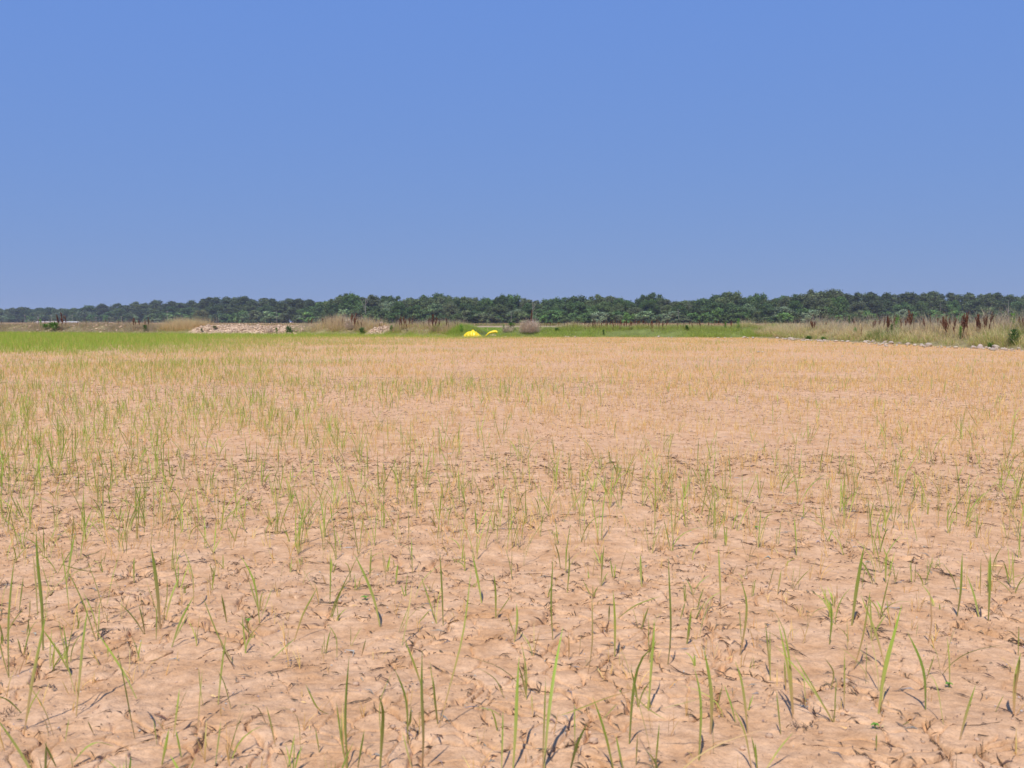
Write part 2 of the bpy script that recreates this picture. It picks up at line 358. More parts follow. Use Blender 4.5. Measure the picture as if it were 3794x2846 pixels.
for sz, sd, d1, d2, hw, thr in ((.26, 61, 8200, 1700, .0027, .27), (.11, 71, 5200, 900, .0018, .36)):  # dead fibres caught in the cracks
    X1, Y1 = scatter(d1, 1.4, 6.2); X2, Y2 = scatter(d2, 6.2, 15); X = np.r_[X1, X2]; Y = np.r_[Y1, Y2]
    m_ = fbm(X * 2.2, Y * 2.2, 51, 2) + .25 * (vnoise(X * 5, Y * 5, sd + 7) - .5) + .22 * (vnoise(X * 11, Y * 11, sd + 9) - .5)
    k = m_ > thr; X, Y = X[k], Y[k]; e_ = crack_field(X, Y, sz, sd); k = e_ < hw * (1 + .05 * Y); X, Y = X[k], Y[k]
    h_ = .002; gx = crack_field(X + h_, Y, sz, sd) - crack_field(X - h_, Y, sz, sd); gy = crack_field(X, Y + h_, sz, sd) - crack_field(X, Y - h_, sz, sd)
    N = len(X); az = np.arctan2(gx, -gy) + rng.normal(0, .22, N)
    mb.add(*slivers(X, Y, az, rng.gamma(2.2, .010, N) + .006, rng.uniform(.0005, .0016, N) * (sz / .26) ** .5 * (1 + .06 * Y), [[.085, .052, .032], [.13, .082, .05], [.20, .135, .09], [.23, .20, .18]], [.36, .34, .2, .10], .12, .006))
tag(link('plant_litter', mb.mesh('plant_litter'), M_DEBRIS), 'dark crumbs and dead plant fibres scattered over the cracked soil', 'litter', kind='stuff')

def lump(sd, rough=.3, flat=.7, sub=2):
    import bmesh
    bm = bmesh.new(); bmesh.ops.create_icosphere(bm, subdivisions=sub, radius=.5)
    r = np.random.default_rng(sd); q = r.normal(size=(7, 3)); q /= np.linalg.norm(q, axis=1)[:, None]; cut = r.uniform(.30, .44, 7); o_ = r.uniform(0, 90, 3)
    for v in bm.verts:
        p = np.array(v.co)
        for a_, c_ in zip(q, cut):
            t = p @ a_ - c_
            if t > 0: p = p - a_ * t * .85
        nn = float(vnoise(p[0] * 4 + o_[0], p[1] * 4 + p[2] * 3.1 + o_[1], 3)) - .5
        v.co = p * (1 + rough * nn) * (1, 1, flat)
    me = bpy.data.meshes.new('lump'); bm.to_mesh(me); bm.free()
    V = np.array([v.co[:] for v in me.vertices]); Fc = np.array([p.vertices[:] for p in me.polygons]); bpy.data.meshes.remove(me)
    return V, Fc
LUMP1 = [lump(s, .35, .75, 1) for s in range(6)]
# crumbs of soil near the viewer
mb = MB(); Xc, Yc = scatter(140, 1.4, 5.2); kk = rng.random(len(Xc)) < np.clip(3 * (fbm(Xc * 4, Yc * 4, 231, 2) - .3), 0.03, 1); Xc, Yc = Xc[kk], Yc[kk]; Zc = soil(Xc, Yc)
for x, y, z in zip(Xc, Yc, Zc):
    V, Fc = LUMP1[rng.integers(6)]; s = .004 + rng.gamma(1.5, .004); a_ = rng.uniform(0, 6.3); ca, sa = math.cos(a_), math.sin(a_)
    Vr = np.c_[V[:, 0] * ca - V[:, 1] * sa, V[:, 0] * sa + V[:, 1] * ca, V[:, 2]] * s + (x, y, z + s * .15)
    mb.add(Vr, Fc, np.array([.50, .33, .22]) * rng.uniform(.75, 1.1))
M_CRUMB = attr_mat('soil_crumb', .95, 0, .2, 60, .5)
tag(link('soil_crumbs', mb.mesh('soil_crumbs'), M_CRUMB), 'small crumbs of pale dry soil on the cracked ground', 'soil crumbs', kind='stuff')
# clods on the bare clay banks
mb = MB()
for a0, b0, n_ in ((690, 1042, 900), (1348, 1400, 190), (0, 600, 260), (1050, 1100, 60)):
    ids = np.where((LA.px > a0) & (LA.px < b0))[0]; I = rng.choice(ids, n_); v = rng.uniform(0, 1.9, n_)
    X, Y, Z = LA.pos(I, v)
    for x, y, z in zip(X, Y, Z):
        V, Fc = LUMP1[rng.integers(6)]; s = .05 + rng.gamma(1.6, .05); s = min(s, .34); a_ = rng.uniform(0, 6.3); ca, sa = math.cos(a_), math.sin(a_)
        mb.add(np.c_[V[:, 0] * ca - V[:, 1] * sa, V[:, 0] * sa + V[:, 1] * ca, V[:, 2]] * s + (x, y, z + s * .1), Fc, np.array([.49, .35, .24]) * rng.uniform(.65, 1.15))
for n_, a0, b0, y_ in ((420, 2900, 3800, LB), (60, 1860, 2150, LA), (40, 2400, 2900, LA)):
    ids = np.where((y_.px > a0) & (y_.px < b0) & (y_.P[:, 1] > 29 * K))[0]; I = rng.choice(ids, n_); P_ = y_.P[I] + y_.N[I] * rng.normal(-.18, .22, n_)[:, None]
    kk = vnoise(P_[:, 0] * .5, P_[:, 1] * .5, 77) > .42
    for x, y in P_[kk]:
        V, Fc = LUMP1[rng.integers(6)]; s = min(.03 + rng.gamma(1.5, .028), .16); a_ = rng.uniform(0, 6.3); ca, sa = math.cos(a_), math.sin(a_)
        mb.add(np.c_[V[:, 0] * ca - V[:, 1] * sa, V[:, 0] * sa + V[:, 1] * ca, V[:, 2]] * s + (x, y, s * .2), Fc, np.array([.46, .36, .28]) * rng.uniform(.7, 1.15))
tag(link('clay_clods', mb.mesh('clay_clods'), M_CRUMB), 'pinkish dry clay clods and rubble on the levee faces and feet', 'clay clods', kind='stuff')

# ------------------------------------------------------------------ label helpers
ORD = ['first', 'second', 'third', 'fourth', 'fifth', 'sixth', 'seventh', 'eighth', 'ninth', 'tenth', 'eleventh', 'twelfth', 'thirteenth', 'fourteenth', 'fifteenth', 'sixteenth',
       'seventeenth', 'eighteenth', 'nineteenth', 'twentieth', 'twenty-first', 'twenty-second', 'twenty-third', 'twenty-fourth', 'twenty-fifth', 'twenty-sixth', 'twenty-seventh', 'twenty-eighth', 'twenty-ninth', 'thirtieth']
for t_ in ('thirt', 'fort', 'fift'): ORD += [] if t_ == 'thirt' else [t_ + 'ieth']; ORD += [t_ + 'y-' + w_ for w_ in ORD[:9]]
def number_labels(items):
    """items: (object, photo x, look, place). Alike things in one place are told apart by order from the left."""
    d = {}
    for o_, x, look, place in items: d.setdefault((look, place), []).append((x, o_))
    for (look, place), L in d.items():
        L.sort(key=lambda t: t[0])
        for i, (_, o_) in enumerate(L):
            if len(L) == 1: o_['label'] = f'{look} {place}'
            elif i == len(L) - 1 and len(L) > 2: o_['label'] = f'{look} {place}, rightmost'
            else: o_['label'] = f'{look} {place}, {ORD[min(i, len(ORD) - 1)]} from left'

# ------------------------------------------------------------------ nearest rice seedlings, one object each
CROPS = {'A': (0, 2046), 'B': (1000, 2046), 'C': (2000, 2046), 'D': (2794, 2046)}; CS = 2.074
HAND = [  # crop, list of leaves: (width px in crop, polyline from base to tip)
 ('A', [(15, (68, 980), (60, 600), (95, 200), (125, 40)), (10, (68, 980), (45, 760), (0, 400))]),
 ('A', [(22, (185, 1385), (212, 1000), (240, 740), (265, 480)), (11, (200, 1290), (240, 1150), (330, 1020))]),
 ('A', [(18, (585, 1260), (570, 1000), (558, 700), (560, 470)), (10, (578, 1100), (520, 880), (440, 480))]),
 ('A', [(17, (1035, 1455), (1050, 1150), (1075, 860), (1098, 590)), (14, (1050, 1150), (960, 960), (830, 760), (740, 640))]),
 ('A', [(26, (1232, 600), (1232, 300), (1225, 60), (1222, -100)), (10, (1240, 590), (1290, 330), (1285, 200)), (9, (1222, 690), (1200, 500), (1090, 230))]),
 ('A', [(22, (332, 770), (335, 400), (300, 100), (300, -180)), (12, (290, 500), (270, 200), (245, -20)), (10, (340, 500), (370, 120))]),
 ('A', [(18, (740, 700), (660, 420), (590, 230), (530, 90))]),
 ('A', [(15, (530, 470), (490, 220), (445, 0)), (16, (515, 240), (520, 60), (535, -110))]),
 ('A', [(14, (803, 530), (805, 280), (765, 10)), (12, (820, 400), (850, 200), (905, 0)), (9, (800, 150), (700, 110), (560, 20))]),
 ('A', [(15, (1320, 745), (1350, 580), (1440, 390)), (9, (1340, 690), (1450, 470))]),
 ('A', [(14, (1488, 440), (1470, 200), (1380, 0))]),
 ('A', [(13, (1800, 910), (1770, 780), (1750, 640)), (10, (1790, 860), (1700, 680), (1580, 320))]),
 ('A', [(15, (1742, 560), (1740, 430), (1738, 310))]),
 ('A', [(14, (1995, 570), (1960, 270), (1900, 150), (1830, 60)), (12, (2010, 520), (2074, 310))]),
 ('A', [(14, (1675, 1190), (1690, 900), (1710, 680))]), ('A', [(13, (1775, 1225), (1745, 980), (1710, 850))]),
 ('A', [(20, (1245, 1670), (1275, 1420)), (10, (1275, 1430), (1230, 1350), (1180, 1310))]),
 ('A', [(10, (1520, 1395), (1500, 1180), (1490, 980))]), ('A', [(14, (1333, 1450), (1336, 1290), (1340, 1120)), (8, (1345, 1300), (1440, 1070))]),
 ('A', [(14, (1602, 1550), (1580, 1380))]), ('A', [(20, (560, 1680), (575, 1520)), (14, (565, 1620), (640, 1520), (710, 1490), (820, 1560))]),
 ('A', [(15, (432, 1680), (415, 1430)), (7, (415, 1450), (375, 1200), (260, 960))]), ('A', [(14, (1395, 1610), (1360, 1380))]), ('A', [(10, (1655, 1670), (1668, 1370))]),
 ('A', [(13, (165, 1245), (100, 1100), (20, 1040))]), ('A', [(14, (548, 960), (450, 730), (360, 560))]), ('A', [(9, (385, 910), (355, 760), (340, 640)), (9, (390, 890), (440, 740))]),
 ('A', [(11, (225, 520), (240, 370))]), ('A', [(12, (1030, 240), (1035, 40)), (8, (1025, 200), (990, 60))]), ('A', [(10, (720, 1430), (725, 1280))]), ('A', [(9, (1200, 680), (1205, 400))]),
 ('A', [(8, (500, 1480), (525, 1300))]), ('A', [(10, (830, 830), (820, 740))]), ('A', [(9, (1560, 1200), (1540, 1050), (1535, 880))]), ('A', [(10, (150, 460), (155, 220))]),
 ('A', [(12, (2050, 1350), (2000, 1140), (1880, 1110))]), ('A', [(10, (1915, 660), (1900, 500))]), ('A', [(9, (1205, 1510), (1180, 1310))]),
 ('B', [(26, (600, 1690), (580, 1300), (600, 980), (615, 800)), (20, (590, 1680), (545, 1430), (505, 1180)), (10, (560, 1560), (520, 1300))]),
 ('B', [(26, (848, 1690), (880, 1320), (902, 1150), (878, 1030)), (9, (860, 1540), (820, 1200), (940, 980))]),
 ('B', [(24, (1170, 1690), (1195, 1400), (1180, 1060), (1192, 690)), (15, (1170, 1060), (1120, 880), (1040, 650))]),
 ('B', [(20, (1292, 1360), (1275, 1160), (1265, 960)), (8, (1280, 1250), (1225, 880))]),
 ('B', [(16, (1060, 1480), (1065, 1120), (1030, 960), (985, 820))]), ('B', [(13, (1300, 1400), (1400, 1000), (1490, 720), (1520, 400), (1545, 170))]),
 ('B', [(14, (1780, 1690), (1790, 1280)), (9, (1785, 1290), (1720, 1220), (1590, 1180))]),
 ('B', [(25, (1868, 1690), (1890, 1400), (1900, 1130), (1918, 920))]), ('B', [(13, (1970, 1160), (1975, 960), (1930, 720))]),
 ('B', [(20, (848, 590), (800, 400), (700, 200), (612, 70))]), ('B', [(13, (1332, 580), (1330, 300), (1318, -20))]), ('B', [(12, (1015, 735), (1045, 560), (1070, 300))]),
 ('B', [(14, (185, 700), (240, 500), (345, 310)), (11, (180, 800), (188, 690))]), ('B', [(16, (1735, 525), (1735, 280), (1722, 130)), (9, (1740, 500), (1860, 320))]),
 ('B', [(16, (1878, 715), (1905, 560), (1895, 440)), (7, (1880, 660), (1830, 500))]), ('B', [(12, (0, 850), (100, 760), (190, 690))]), ('B', [(16, (42, 1540), (20, 1350), (0, 1190))]),
 ('B', [(11, (235, 1640), (245, 1300), (220, 1160), (110, 1130))]), ('B', [(18, (135, 1680), (152, 1490))]), ('B', [(16, (675, 1670), (720, 1460), (765, 1270))]),
 ('B', [(18, (1045, 1370), (1090, 1290), (1112, 1100)), (13, (690, 1620), (860, 1480), (1040, 1370), (1200, 1310))]), ('B', [(11, (380, 1570), (355, 1370))]), ('B', [(14, (460, 395), (462, 150), (458, -30))]),
 ('B', [(16, (1628, 405), (1600, 250), (1548, 40))]), ('B', [(14, (965, 250), (985, 90)), (9, (900, 330), (965, 240))]), ('B', [(11, (885, 280), (890, 150), (860, -20))]),
 ('B', [(10, (770, 200), (780, 0))]), ('B', [(11, (1800, 1150), (1740, 990), (1590, 890))]), ('B', [(9, (705, 800), (750, 640))]), ('B', [(8, (515, 820), (515, 660), (440, 560))]),
 ('B', [(12, (1105, 1690), (1040, 1500), (1010, 1400))]), ('B', [(9, (1140, 560), (1230, 460))]), ('B', [(10, (2020, 1310), (2012, 1150))]), ('B', [(13, (450, 1265), (375, 1220), (290, 1000))]),
 ('C', [(27, (30, 1690), (75, 1300), (140, 1000), (210, 790)), (15, (20, 1690), (30, 1280), (40, 930))]), ('C', [(25, (235, 1690), (275, 1420), (340, 1190)), (10, (270, 1500), (275, 1220))]),
 ('C', [(19, (580, 1690), (500, 1320), (400, 1030)), (8, (480, 1240), (610, 1140))]), ('C', [(24, (690, 1480), (700, 1100), (735, 760), (790, 660), (905, 570)), (11, (690, 1075), (480, 1120), (300, 1190), (130, 1230)), (9, (700, 1060), (790, 1170), (960, 1260))]),
 ('C', [(20, (835, 1230), (865, 950), (905, 640), (908, 575))]), ('C', [(14, (885, 1690), (905, 1290)), (12, (880, 1690), (820, 1360), (720, 1050))]),
 ('C', [(24, (1220, 1610), (1250, 1250), (1250, 1080), (1212, 940)), (13, (1250, 1130), (1090, 1180), (940, 1230))]), ('C', [(26, (1310, 1400), (1325, 1160), (1300, 930), (1255, 730))]),
 ('C', [(18, (1600, 1400), (1575, 1120), (1555, 960), (1510, 850))]), ('C', [(15, (1505, 1310), (1480, 1180), (1430, 1040))]), ('C', [(15, (1630, 1690), (1590, 1400), (1500, 1230))]),
 ('C', [(18, (1535, 810), (1585, 600), (1610, 390), (1555, 240)), (11, (1550, 700), (1540, 450))]), ('C', [(17, (985, 880), (1000, 620), (975, 330), (943, -30))]),
 ('C', [(19, (1130, 710), (1148, 420)), (10, (1150, 660), (1170, 470))]), ('C', [(17, (575, 825), (582, 560), (570, 330)), (9, (600, 530), (720, 400), (900, 310))]),
 ('C', [(13, (100, 695), (80, 380), (95, 0))]), ('C', [(18, (785, 270), (785, 150), (795, 50))]), ('C', [(15, (1392, 430), (1385, 200), (1380, -40))]), ('C', [(17, (645, 1690), (590, 1430))]),
 ('C', [(17, (1945, 1290), (1930, 930), (1890, 700), (1880, 590)), (9, (1890, 710), (1760, 600), (1610, 530))]), ('C', [(15, (1892, 1070), (1880, 830))]), ('C', [(15, (1675, 1690), (1625, 1430))]),
 ('C', [(12, (1740, 1690), (1860, 1550), (1980, 1460))]), ('C', [(10, (370, 975), (400, 720), (385, 300))]), ('C', [(9, (1320, 1370), (1440, 1520), (1580, 1690))]),
 ('C', [(11, (300, 790), (320, 600))]), ('C', [(12, (210, 330), (225, 100), (215, -30))]), ('C', [(13, (470, 280), (480, 80), (490, -40))]), ('C', [(10, (1080, 540), (1110, 390))]),
 ('C', [(9, (830, 850), (850, 640))]), ('C', [(12, (530, 540), (525, 390))]), ('C', [(11, (1360, 1180), (1390, 940))]), ('C', [(10, (740, 1640), (742, 1370))]), ('C', [(10, (1770, 990), (1775, 600))]),
 ('D', [(26, (752, 555), (775, 280), (800, 60), (815, -90))]), ('D', [(24, (955, 1275), (1010, 1000), (1100, 740), (1192, 475))]),
 ('D', [(21, (1318, 1235), (1328, 950), (1270, 790), (1202, 655)), (11, (1325, 1000), (1352, 790))]), ('D', [(25, (1995, 1280), (2010, 1020), (2040, 900), (2070, 810)), (18, (2005, 1100), (2015, 820), (1970, 800)), (13, (1995, 1320), (2074, 1170))]),
 ('D', [(18, (1580, 1460), (1640, 1260), (1725, 1050))]), ('D', [(19, (578, 705), (588, 500), (570, 360))]), ('D', [(20, (1562, 505), (1570, 300), (1552, -10)), (9, (1565, 330), (1500, 180), (1400, 70))]),
 ('D', [(17, (1800, 545), (1790, 250), (1770, -10)), (11, (1795, 330), (1835, 50))]), ('D', [(15, (1735, 490), (1725, 300), (1700, 175)), (10, (1740, 300), (1745, 20))]), ('D', [(15, (1010, 240), (1015, 10))]),
 ('D', [(13, (690, 1245), (702, 800))]), ('D', [(15, (1015, 890), (970, 640), (870, 350))]), ('D', [(13, (765, 890), (830, 640), (875, 260))]), ('D', [(12, (1338, 715), (1350, 540), (1310, 250))]),
 ('D', [(17, (303, 1255), (285, 850), (240, 580))]), ('D', [(13, (130, 985), (115, 540))]), ('D', [(16, (940, 1550), (920, 1385))]), ('D', [(11, (590, 1060), (600, 900), (500, 770))]),
 ('D', [(9, (2030, 790), (2032, 560))]), ('D', [(9, (1455, 1360), (1450, 1060), (1400, 1010))]), ('D', [(12, (205, 1400), (165, 1050))]), ('D', [(20, (25, 1690), (0, 1470))]),
 ('D', [(9, (1450, 900), (1530, 700), (1590, 610))]), ('D', [(10, (1855, 1240), (1910, 1100))]), ('D', [(8, (1245, 650), (1275, 560))]), ('D', [(11, (2000, 290), (2000, 80), (2010, 0))]),
 ('D', [(10, (1040, 540), (1045, 390))]), ('D', [(9, (720, 760), (725, 500))]), ('D', [(12, (180, 340), (215, 150))]), ('D', [(9, (1130, 1360), (1170, 1300))]), ('D', [(10, (100, 330), (150, 100))]),
]
def leaf_mesh(P, wdt, face, c0, c1, n=9):
    P = np.asarray(P, float); d = np.r_[0, np.cumsum(np.linalg.norm(np.diff(P, axis=0), axis=1))]; d /= d[-1]
    t = np.linspace(0, 1, n); Q = np.stack([np.interp(t, d, P[:, k]) for k in range(3)], 1)
    for _ in range(2): Q[1:-1] = (Q[:-2] + 2 * Q[1:-1] + Q[2:]) / 4
    pr = np.interp(t, [0, .15, .45, .75, 1], [.5, .6, 1, .75, .04]) * wdt / 2
    tang = np.gradient(Q, axis=0); tang /= np.linalg.norm(tang, axis=1)[:, None]
    sd = np.array([math.cos(face), math.sin(face), 0.0]); sd = sd[None] - tang * (tang @ sd)[:, None]; sd /= np.linalg.norm(sd, axis=1)[:, None]
    nrm = np.cross(tang, sd) * (pr * .45)[:, None]
    V = np.stack([Q - sd * pr[:, None] + nrm, Q, Q + sd * pr[:, None] + nrm], 1).reshape(-1, 3)
    q = np.arange(n - 1) * 3; Fc = np.concatenate([np.stack([q, q + 1, q + 4, q + 3], 1), np.stack([q + 1, q + 2, q + 5, q + 4], 1)])
    C = np.repeat(c0[None] * (1 - t[:, None]) + c1[None] * t[:, None], 3, 0)
    return mesh_np('leaf', V, Fc, C, True)
lab = []
def seedling(bx, by, leaves):
    """leaves: (polyline relative to the base, width, face, c0, c1)"""
    z = float(soil(np.array([bx]), np.array([by]))[0]) - .006
    e = empty('rice_seedling', (bx, by, z)); tag(e, None, 'rice seedling', 'rice seedlings near the viewer')
    top = 0; lean = 0; gsum = 0
    for P, wdt, face, c0, c1 in leaves:
        link('leaf', leaf_mesh(P, wdt, face, c0, c1), M_BLADE, e)
        P = np.asarray(P); 
        if P[-1, 2] > top: top = P[-1, 2]; lean = P[-1, 0] / max(P[-1, 2], .01)
        gsum += c1[1] - c1[0]
    px, py = project(bx, by, z)
    size = 'tall' if top > .2 else 'medium' if top > .12 else 'short'
    ln = 'leaning left' if lean < -.25 else 'leaning right' if lean > .25 else 'upright'
    colr = 'green' if gsum / len(leaves) > .02 else 'straw-coloured'
    num = {1: 'one-bladed', 2: 'two-bladed', 3: 'three-bladed'}.get(len(leaves), 'bushy')
    band = ('at bottom edge' if py > 2700 else 'in near foreground' if py > 2450 else 'in foreground' if py > 2200 else 'just behind foreground')
    side = ('far left' if px < 760 else 'left of centre' if px < 1520 else 'centre' if px < 2280 else 'right of centre' if px < 3040 else 'far right')
    lab.append((e, float(px), f'{size} {colr} {num} {ln} rice seedling', f'{band} {side}'))
    return e
taken = []
for cr, leaves in HAND:
    ox, oy = CROPS[cr]; b = leaves[0][1]; bpx, bpy_ = ox + b[0] / CS, oy + b[1] / CS
    bx, by = ground(bpx, bpy_); taken.append((bx, by)); L = []
    gn = rng.random() < .93
    for w_, *pl in leaves:
        P = []; jit = rng.normal(0, .02)
        for k_, (x, y) in enumerate(pl):
            X_, Z_ = at_depth(ox + x / CS, oy + y / CS, by); P.append((X_ - bx, jit * k_, Z_ + .006))
        if P[0][2] < 0.004: P[0] = (P[0][0], 0, 0.0)
        wdt = max(w_ * 1.12, 8) / CS / F * by
        c0 = vary((.44, .41, .12), 1, .15)[0] if rng.random() < .7 else vary((.60, .38, .18), 1, .1)[0]
        c1 = vary((.28, .45, .040) if w_ > 12 else (.35, .44, .07), 1, .16)[0] if (gn or w_ > 13) else vary((.64, .46, .2), 1)[0]
        L.append((P, wdt, rng.normal(0, .5), c0, c1))
    seedling(float(bx), float(by), L)
Xs, Ys = scatter(40, 1.6, NEAR_END, .57, .1)
k = rng.random(len(Xs)) < np.clip(.1 + 1.9 * (fbm(Xs * 1.6, Ys * 1.6, 251, 2) - .15), .1, 1) * np.interp(Ys, [1.5, 2.9, 3.45], [.42, .5, .95]); Xs, Ys = Xs[k], Ys[k]
for x, y in list(zip(Xs, Ys))[:185]:
    gn = rng.random() < .66; hh = rng.uniform(.07, .19) if gn else rng.uniform(.05, .13); L = []
    for k_ in range(rng.integers(1, 4)):
        a_ = rng.uniform(0, 6.28); h_ = hh * rng.uniform(.6, 1.05); le = abs(rng.normal(0, .22)) + .1 * k_; cu = abs(rng.normal(0, .35))
        P = [(math.cos(a_) * h_ * (le * t + cu * t ** 2.3), math.sin(a_) * h_ * (le * t + cu * t ** 2.3), h_ * (t - .35 * cu * t ** 2.6)) for t in (0, .33, .66, 1)]
        g2 = gn and rng.random() < .85
        L.append((P, rng.uniform(.0028, .006) if g2 else rng.uniform(.0018, .0036), rng.uniform(0, 3.14), vary((.50, .42, .15), 1, .15)[0],
                  vary((.33, .46, .06), 1, .2)[0] if g2 else vary((.66, .48, .22), 1)[0]))
    seedling(float(x), float(y), L)
number_labels(lab)

# small round-leaved sprouts
lab = []
for px, py, s in ((918, 2300, .012), (1352, 2228, .012), (3240, 2720, .009), (3515, 2545, .009), (2800, 1965, .012), (3515, 1880, .013), (2300, 2560, .008)):
    x, y = ground(px, py); z = float(soil(np.array([x]), np.array([y]))[0]); e = empty('broadleaf_sprout', (x, y, z - .003)); tag(e, None, 'sprout', 'broadleaf sprouts')
    link('stem', leaf_mesh([(0, 0, 0), (.002, 0, .006), (0, 0, .012)], .003, 0, np.array([.2, .22, .05]), np.array([.12, .24, .03])), M_BLADE, e)
    for k_ in range(4):
        a_ = k_ * 1.6 + rng.uniform(0, .6); link('leaf', leaf_mesh([(0, 0, .009 + .002 * k_), (math.cos(a_) * s * .6, math.sin(a_) * s * .6, .015), (math.cos(a_) * s * 1.2, math.sin(a_) * s * 1.2, .013)], s * .8, a_ + 1.57, np.array([.18, .36, .05]), np.array([.17, .40, .05]), 6), M_BLADE, e)
    lab.append((e, px, 'tiny bright green round-leaved sprout', 'on the bare soil'))
number_labels(lab)
# dead dark tufts and soil lumps
lab = []
for px, py, s in ((1235, 1712, .17), (3470, 2335, .055), (3590, 2270, .06), (2640, 2600, .05), (245, 1500, .35), (1745, 1790, .13), (3150, 1900, .08), (3640, 1630, .14), (3330, 1625, .09), (3610, 2530, .045), (2970, 2700, .05), (20, 2660, .06), (30, 2170, .05), (730, 1930, .07), (2245, 2080, .05), (1515, 2075, .05)):
    x, y = ground(px, py); z = float(soil(np.array([x]), np.array([y]))[0]); mb = MB(); N = 34
    az = rng.uniform(0, 6.28, N); Hh = rng.uniform(.12, .45, N) * s
    v, f, c = blades(np.c_[rng.normal(0, s * .22, N), rng.normal(0, s * .18, N), np.full(N, -.004)], az, Hh, rng.uniform(.3, 2.2, N), rng.normal(0, .4, N), rng.uniform(.001, .0028, N) * (1 + y * .06), vary((.09, .06, .04), N), vary((.17, .11, .07), N, .3), 3); mb.add(v, f, c)
    o = link('dead_tuft', mb.mesh('dead_tuft'), M_DEBRIS); o.location = (x, y, z); tag(o, None, 'dead plant', 'dead plant tufts on the soil')
    lab.append((o, px, 'dark brown withered plant tuft', 'on the ' + ('near' if py > 2000 else 'farther') + ' soil ' + ('at left' if px < 1300 else 'in the middle' if px < 2500 else 'at right')))
number_labels(lab)
# lumps of soil lifted between cracks
lab = []
for i, (px, py, wpx) in enumerate(((375, 2505, 120), (575, 2430, 90), (3690, 2370, 70), (2850, 2560, 60), (3200, 2590, 50), (1100, 2210, 60))):
    x, y = ground(px, py); z = float(soil(np.array([x]), np.array([y]))[0]); V, Fc = lump(40 + i, .6, .34, 3); s = wpx / F * y
    o = link('soil_lump', mesh_np('soil_lump', V * (s, s * 1.5, s), Fc, np.array([.46, .30, .20]) * (.9 + .2 * rng.random((len(V), 1))), True), M_SOIL); o.location = (x, y, z - s * .06); o.rotation_euler.z = rng.uniform(-.4, .4); tag(o, None, 'soil lump', 'raised lumps of dry soil')
    lab.append((o, px, 'low raised lump of dry pale soil', 'between cracks in the foreground'))
number_labels(lab)

# ------------------------------------------------------------------ grass on the levees
def levee_grass(L, name, zones, label, S=1, boost=2.4):
    """zones: (px0, px1, per m2, v0, v1, hmin, hmax, colour0, colour1, curl)"""
    Vs, Fs, Cs, off_ = [], [], [], 0
    for a0, b0, dens, v0, v1, h0, h1, c0, c1, cu in zones:
        ids = np.where((L.px >= a0) & (L.px <= b0) & (L.P[:, 1] > 28 * K))[0]
        N = int(len(ids) * .09 * (v1 - v0) * dens * boost)
        if N < 1: continue
        I = rng.choice(ids, N); v = rng.uniform(v0, v1, N); X, Y, Z = L.pos(I, v)
        cl = fbm(X * 1.1, Y * 1.1, 301, 3); k_ = rng.random(N) < np.clip((cl - .22) * 3.2, .12, 1); X, Y, Z, cl = X[k_], Y[k_], Z[k_], cl[k_]; N = len(X)
        H = rng.uniform(h0, h1, N) * (.45 + 1.1 * cl)
        v_, f_, c_ = blades(np.c_[X, Y, Z - .02], rng.uniform(0, 6.28, N), H, np.abs(rng.normal(0, .25, N)), np.abs(rng.normal(0, cu, N)), rng.uniform(.006, .013, N), vary(c0, N, .2), vary(c1, N, .25), S)
        Vs.append(v_); Fs.append(f_ + off_); Cs.append(c_); off_ += len(v_)
    return tag(link(name, mesh_np(name, np.concatenate(Vs), np.concatenate(Fs), np.concatenate(Cs)), M_BLADE), label, 'grass', kind='stuff')
TAN0, TAN1 = (.60, .45, .21), (.80, .62, .34); ORG0, ORG1 = (.60, .40, .17), (.74, .50, .25); GRY0, GRY1 = (.42, .34, .23), (.62, .50, .37); GRN0, GRN1 = (.36, .42, .07), (.42, .54, .09); PINK = (.64, .46, .36)
levee_grass(LA, 'dry_grass', [
    (-420, 560, 240, 0, 3, .10, .36, GRY0, GRY1, .35), (-420, 560, 120, .3, 3, .15, .45, (.40, .26, .14), (.50, .34, .20), .4), (-420, 560, 40, .8, 3, .3, .6, ORG0, TAN1, .4), (-420, 600, 40, 1.2, 3, .2, .42, ORG0, ORG1, .35), (-420, 560, 60, 0, 2, .1, .28, (.26, .24, .10), (.36, .34, .16), .3),
    (560, 690, 300, .5, 3, .3, .75, ORG0, TAN1, .4), (560, 690, 60, .5, 3, .5, .85, TAN0, TAN1, .4), (690, 1045, 60, 1.9, 3.3, .12, .3, ORG0, TAN1, .3), (1045, 1105, 160, .8, 3, .2, .4, GRY0, TAN1, .3),
    (1100, 1345, 300, .5, 3, .4, .95, ORG0, TAN1, .35), (1100, 1345, 110, .5, 3, .4, 1.0, GRY0, PINK, .35), (1120, 1340, 40, .8, 2.5, .7, 1.0, TAN0, TAN1, .3), (1200, 1330, 60, 1.2, 2.6, .75, 1.15, GRY0, PINK, .25), (1345, 1400, 60, 2, 3.2, .15, .3, ORG0, TAN1, .3),
    (1400, 1640, 300, .4, 3, .25, .66, ORG0, PINK, .4), (1640, 1715, 90, 1.2, 3, .15, .3, GRY0, TAN1, .3), (1850, 1925, 200, .5, 2.5, .15, .4, GRY0, TAN1, .4),
    (2000, 2060, 120, 1.0, 3, .15, .35, GRY0, TAN1, .4), (2060, 2230, 320, 1.3, 3, .2, .45, TAN0, TAN1, .4), (2230, 9000, 230, 1.3, 3, .16, .38, TAN0, TAN1, .4), (2000, 2800, 40, .2, 1.5, .1, .25, TAN0, TAN1, .4), (2560, 3000, 300, 0, 1.2, .12, .3, GRN0, (.52, .52, .16), .4), (2750, 2860, 160, 1.2, 3, .3, .6, TAN0, TAN1, .4)],
    'dry tan and rust grass along the levee across the field')
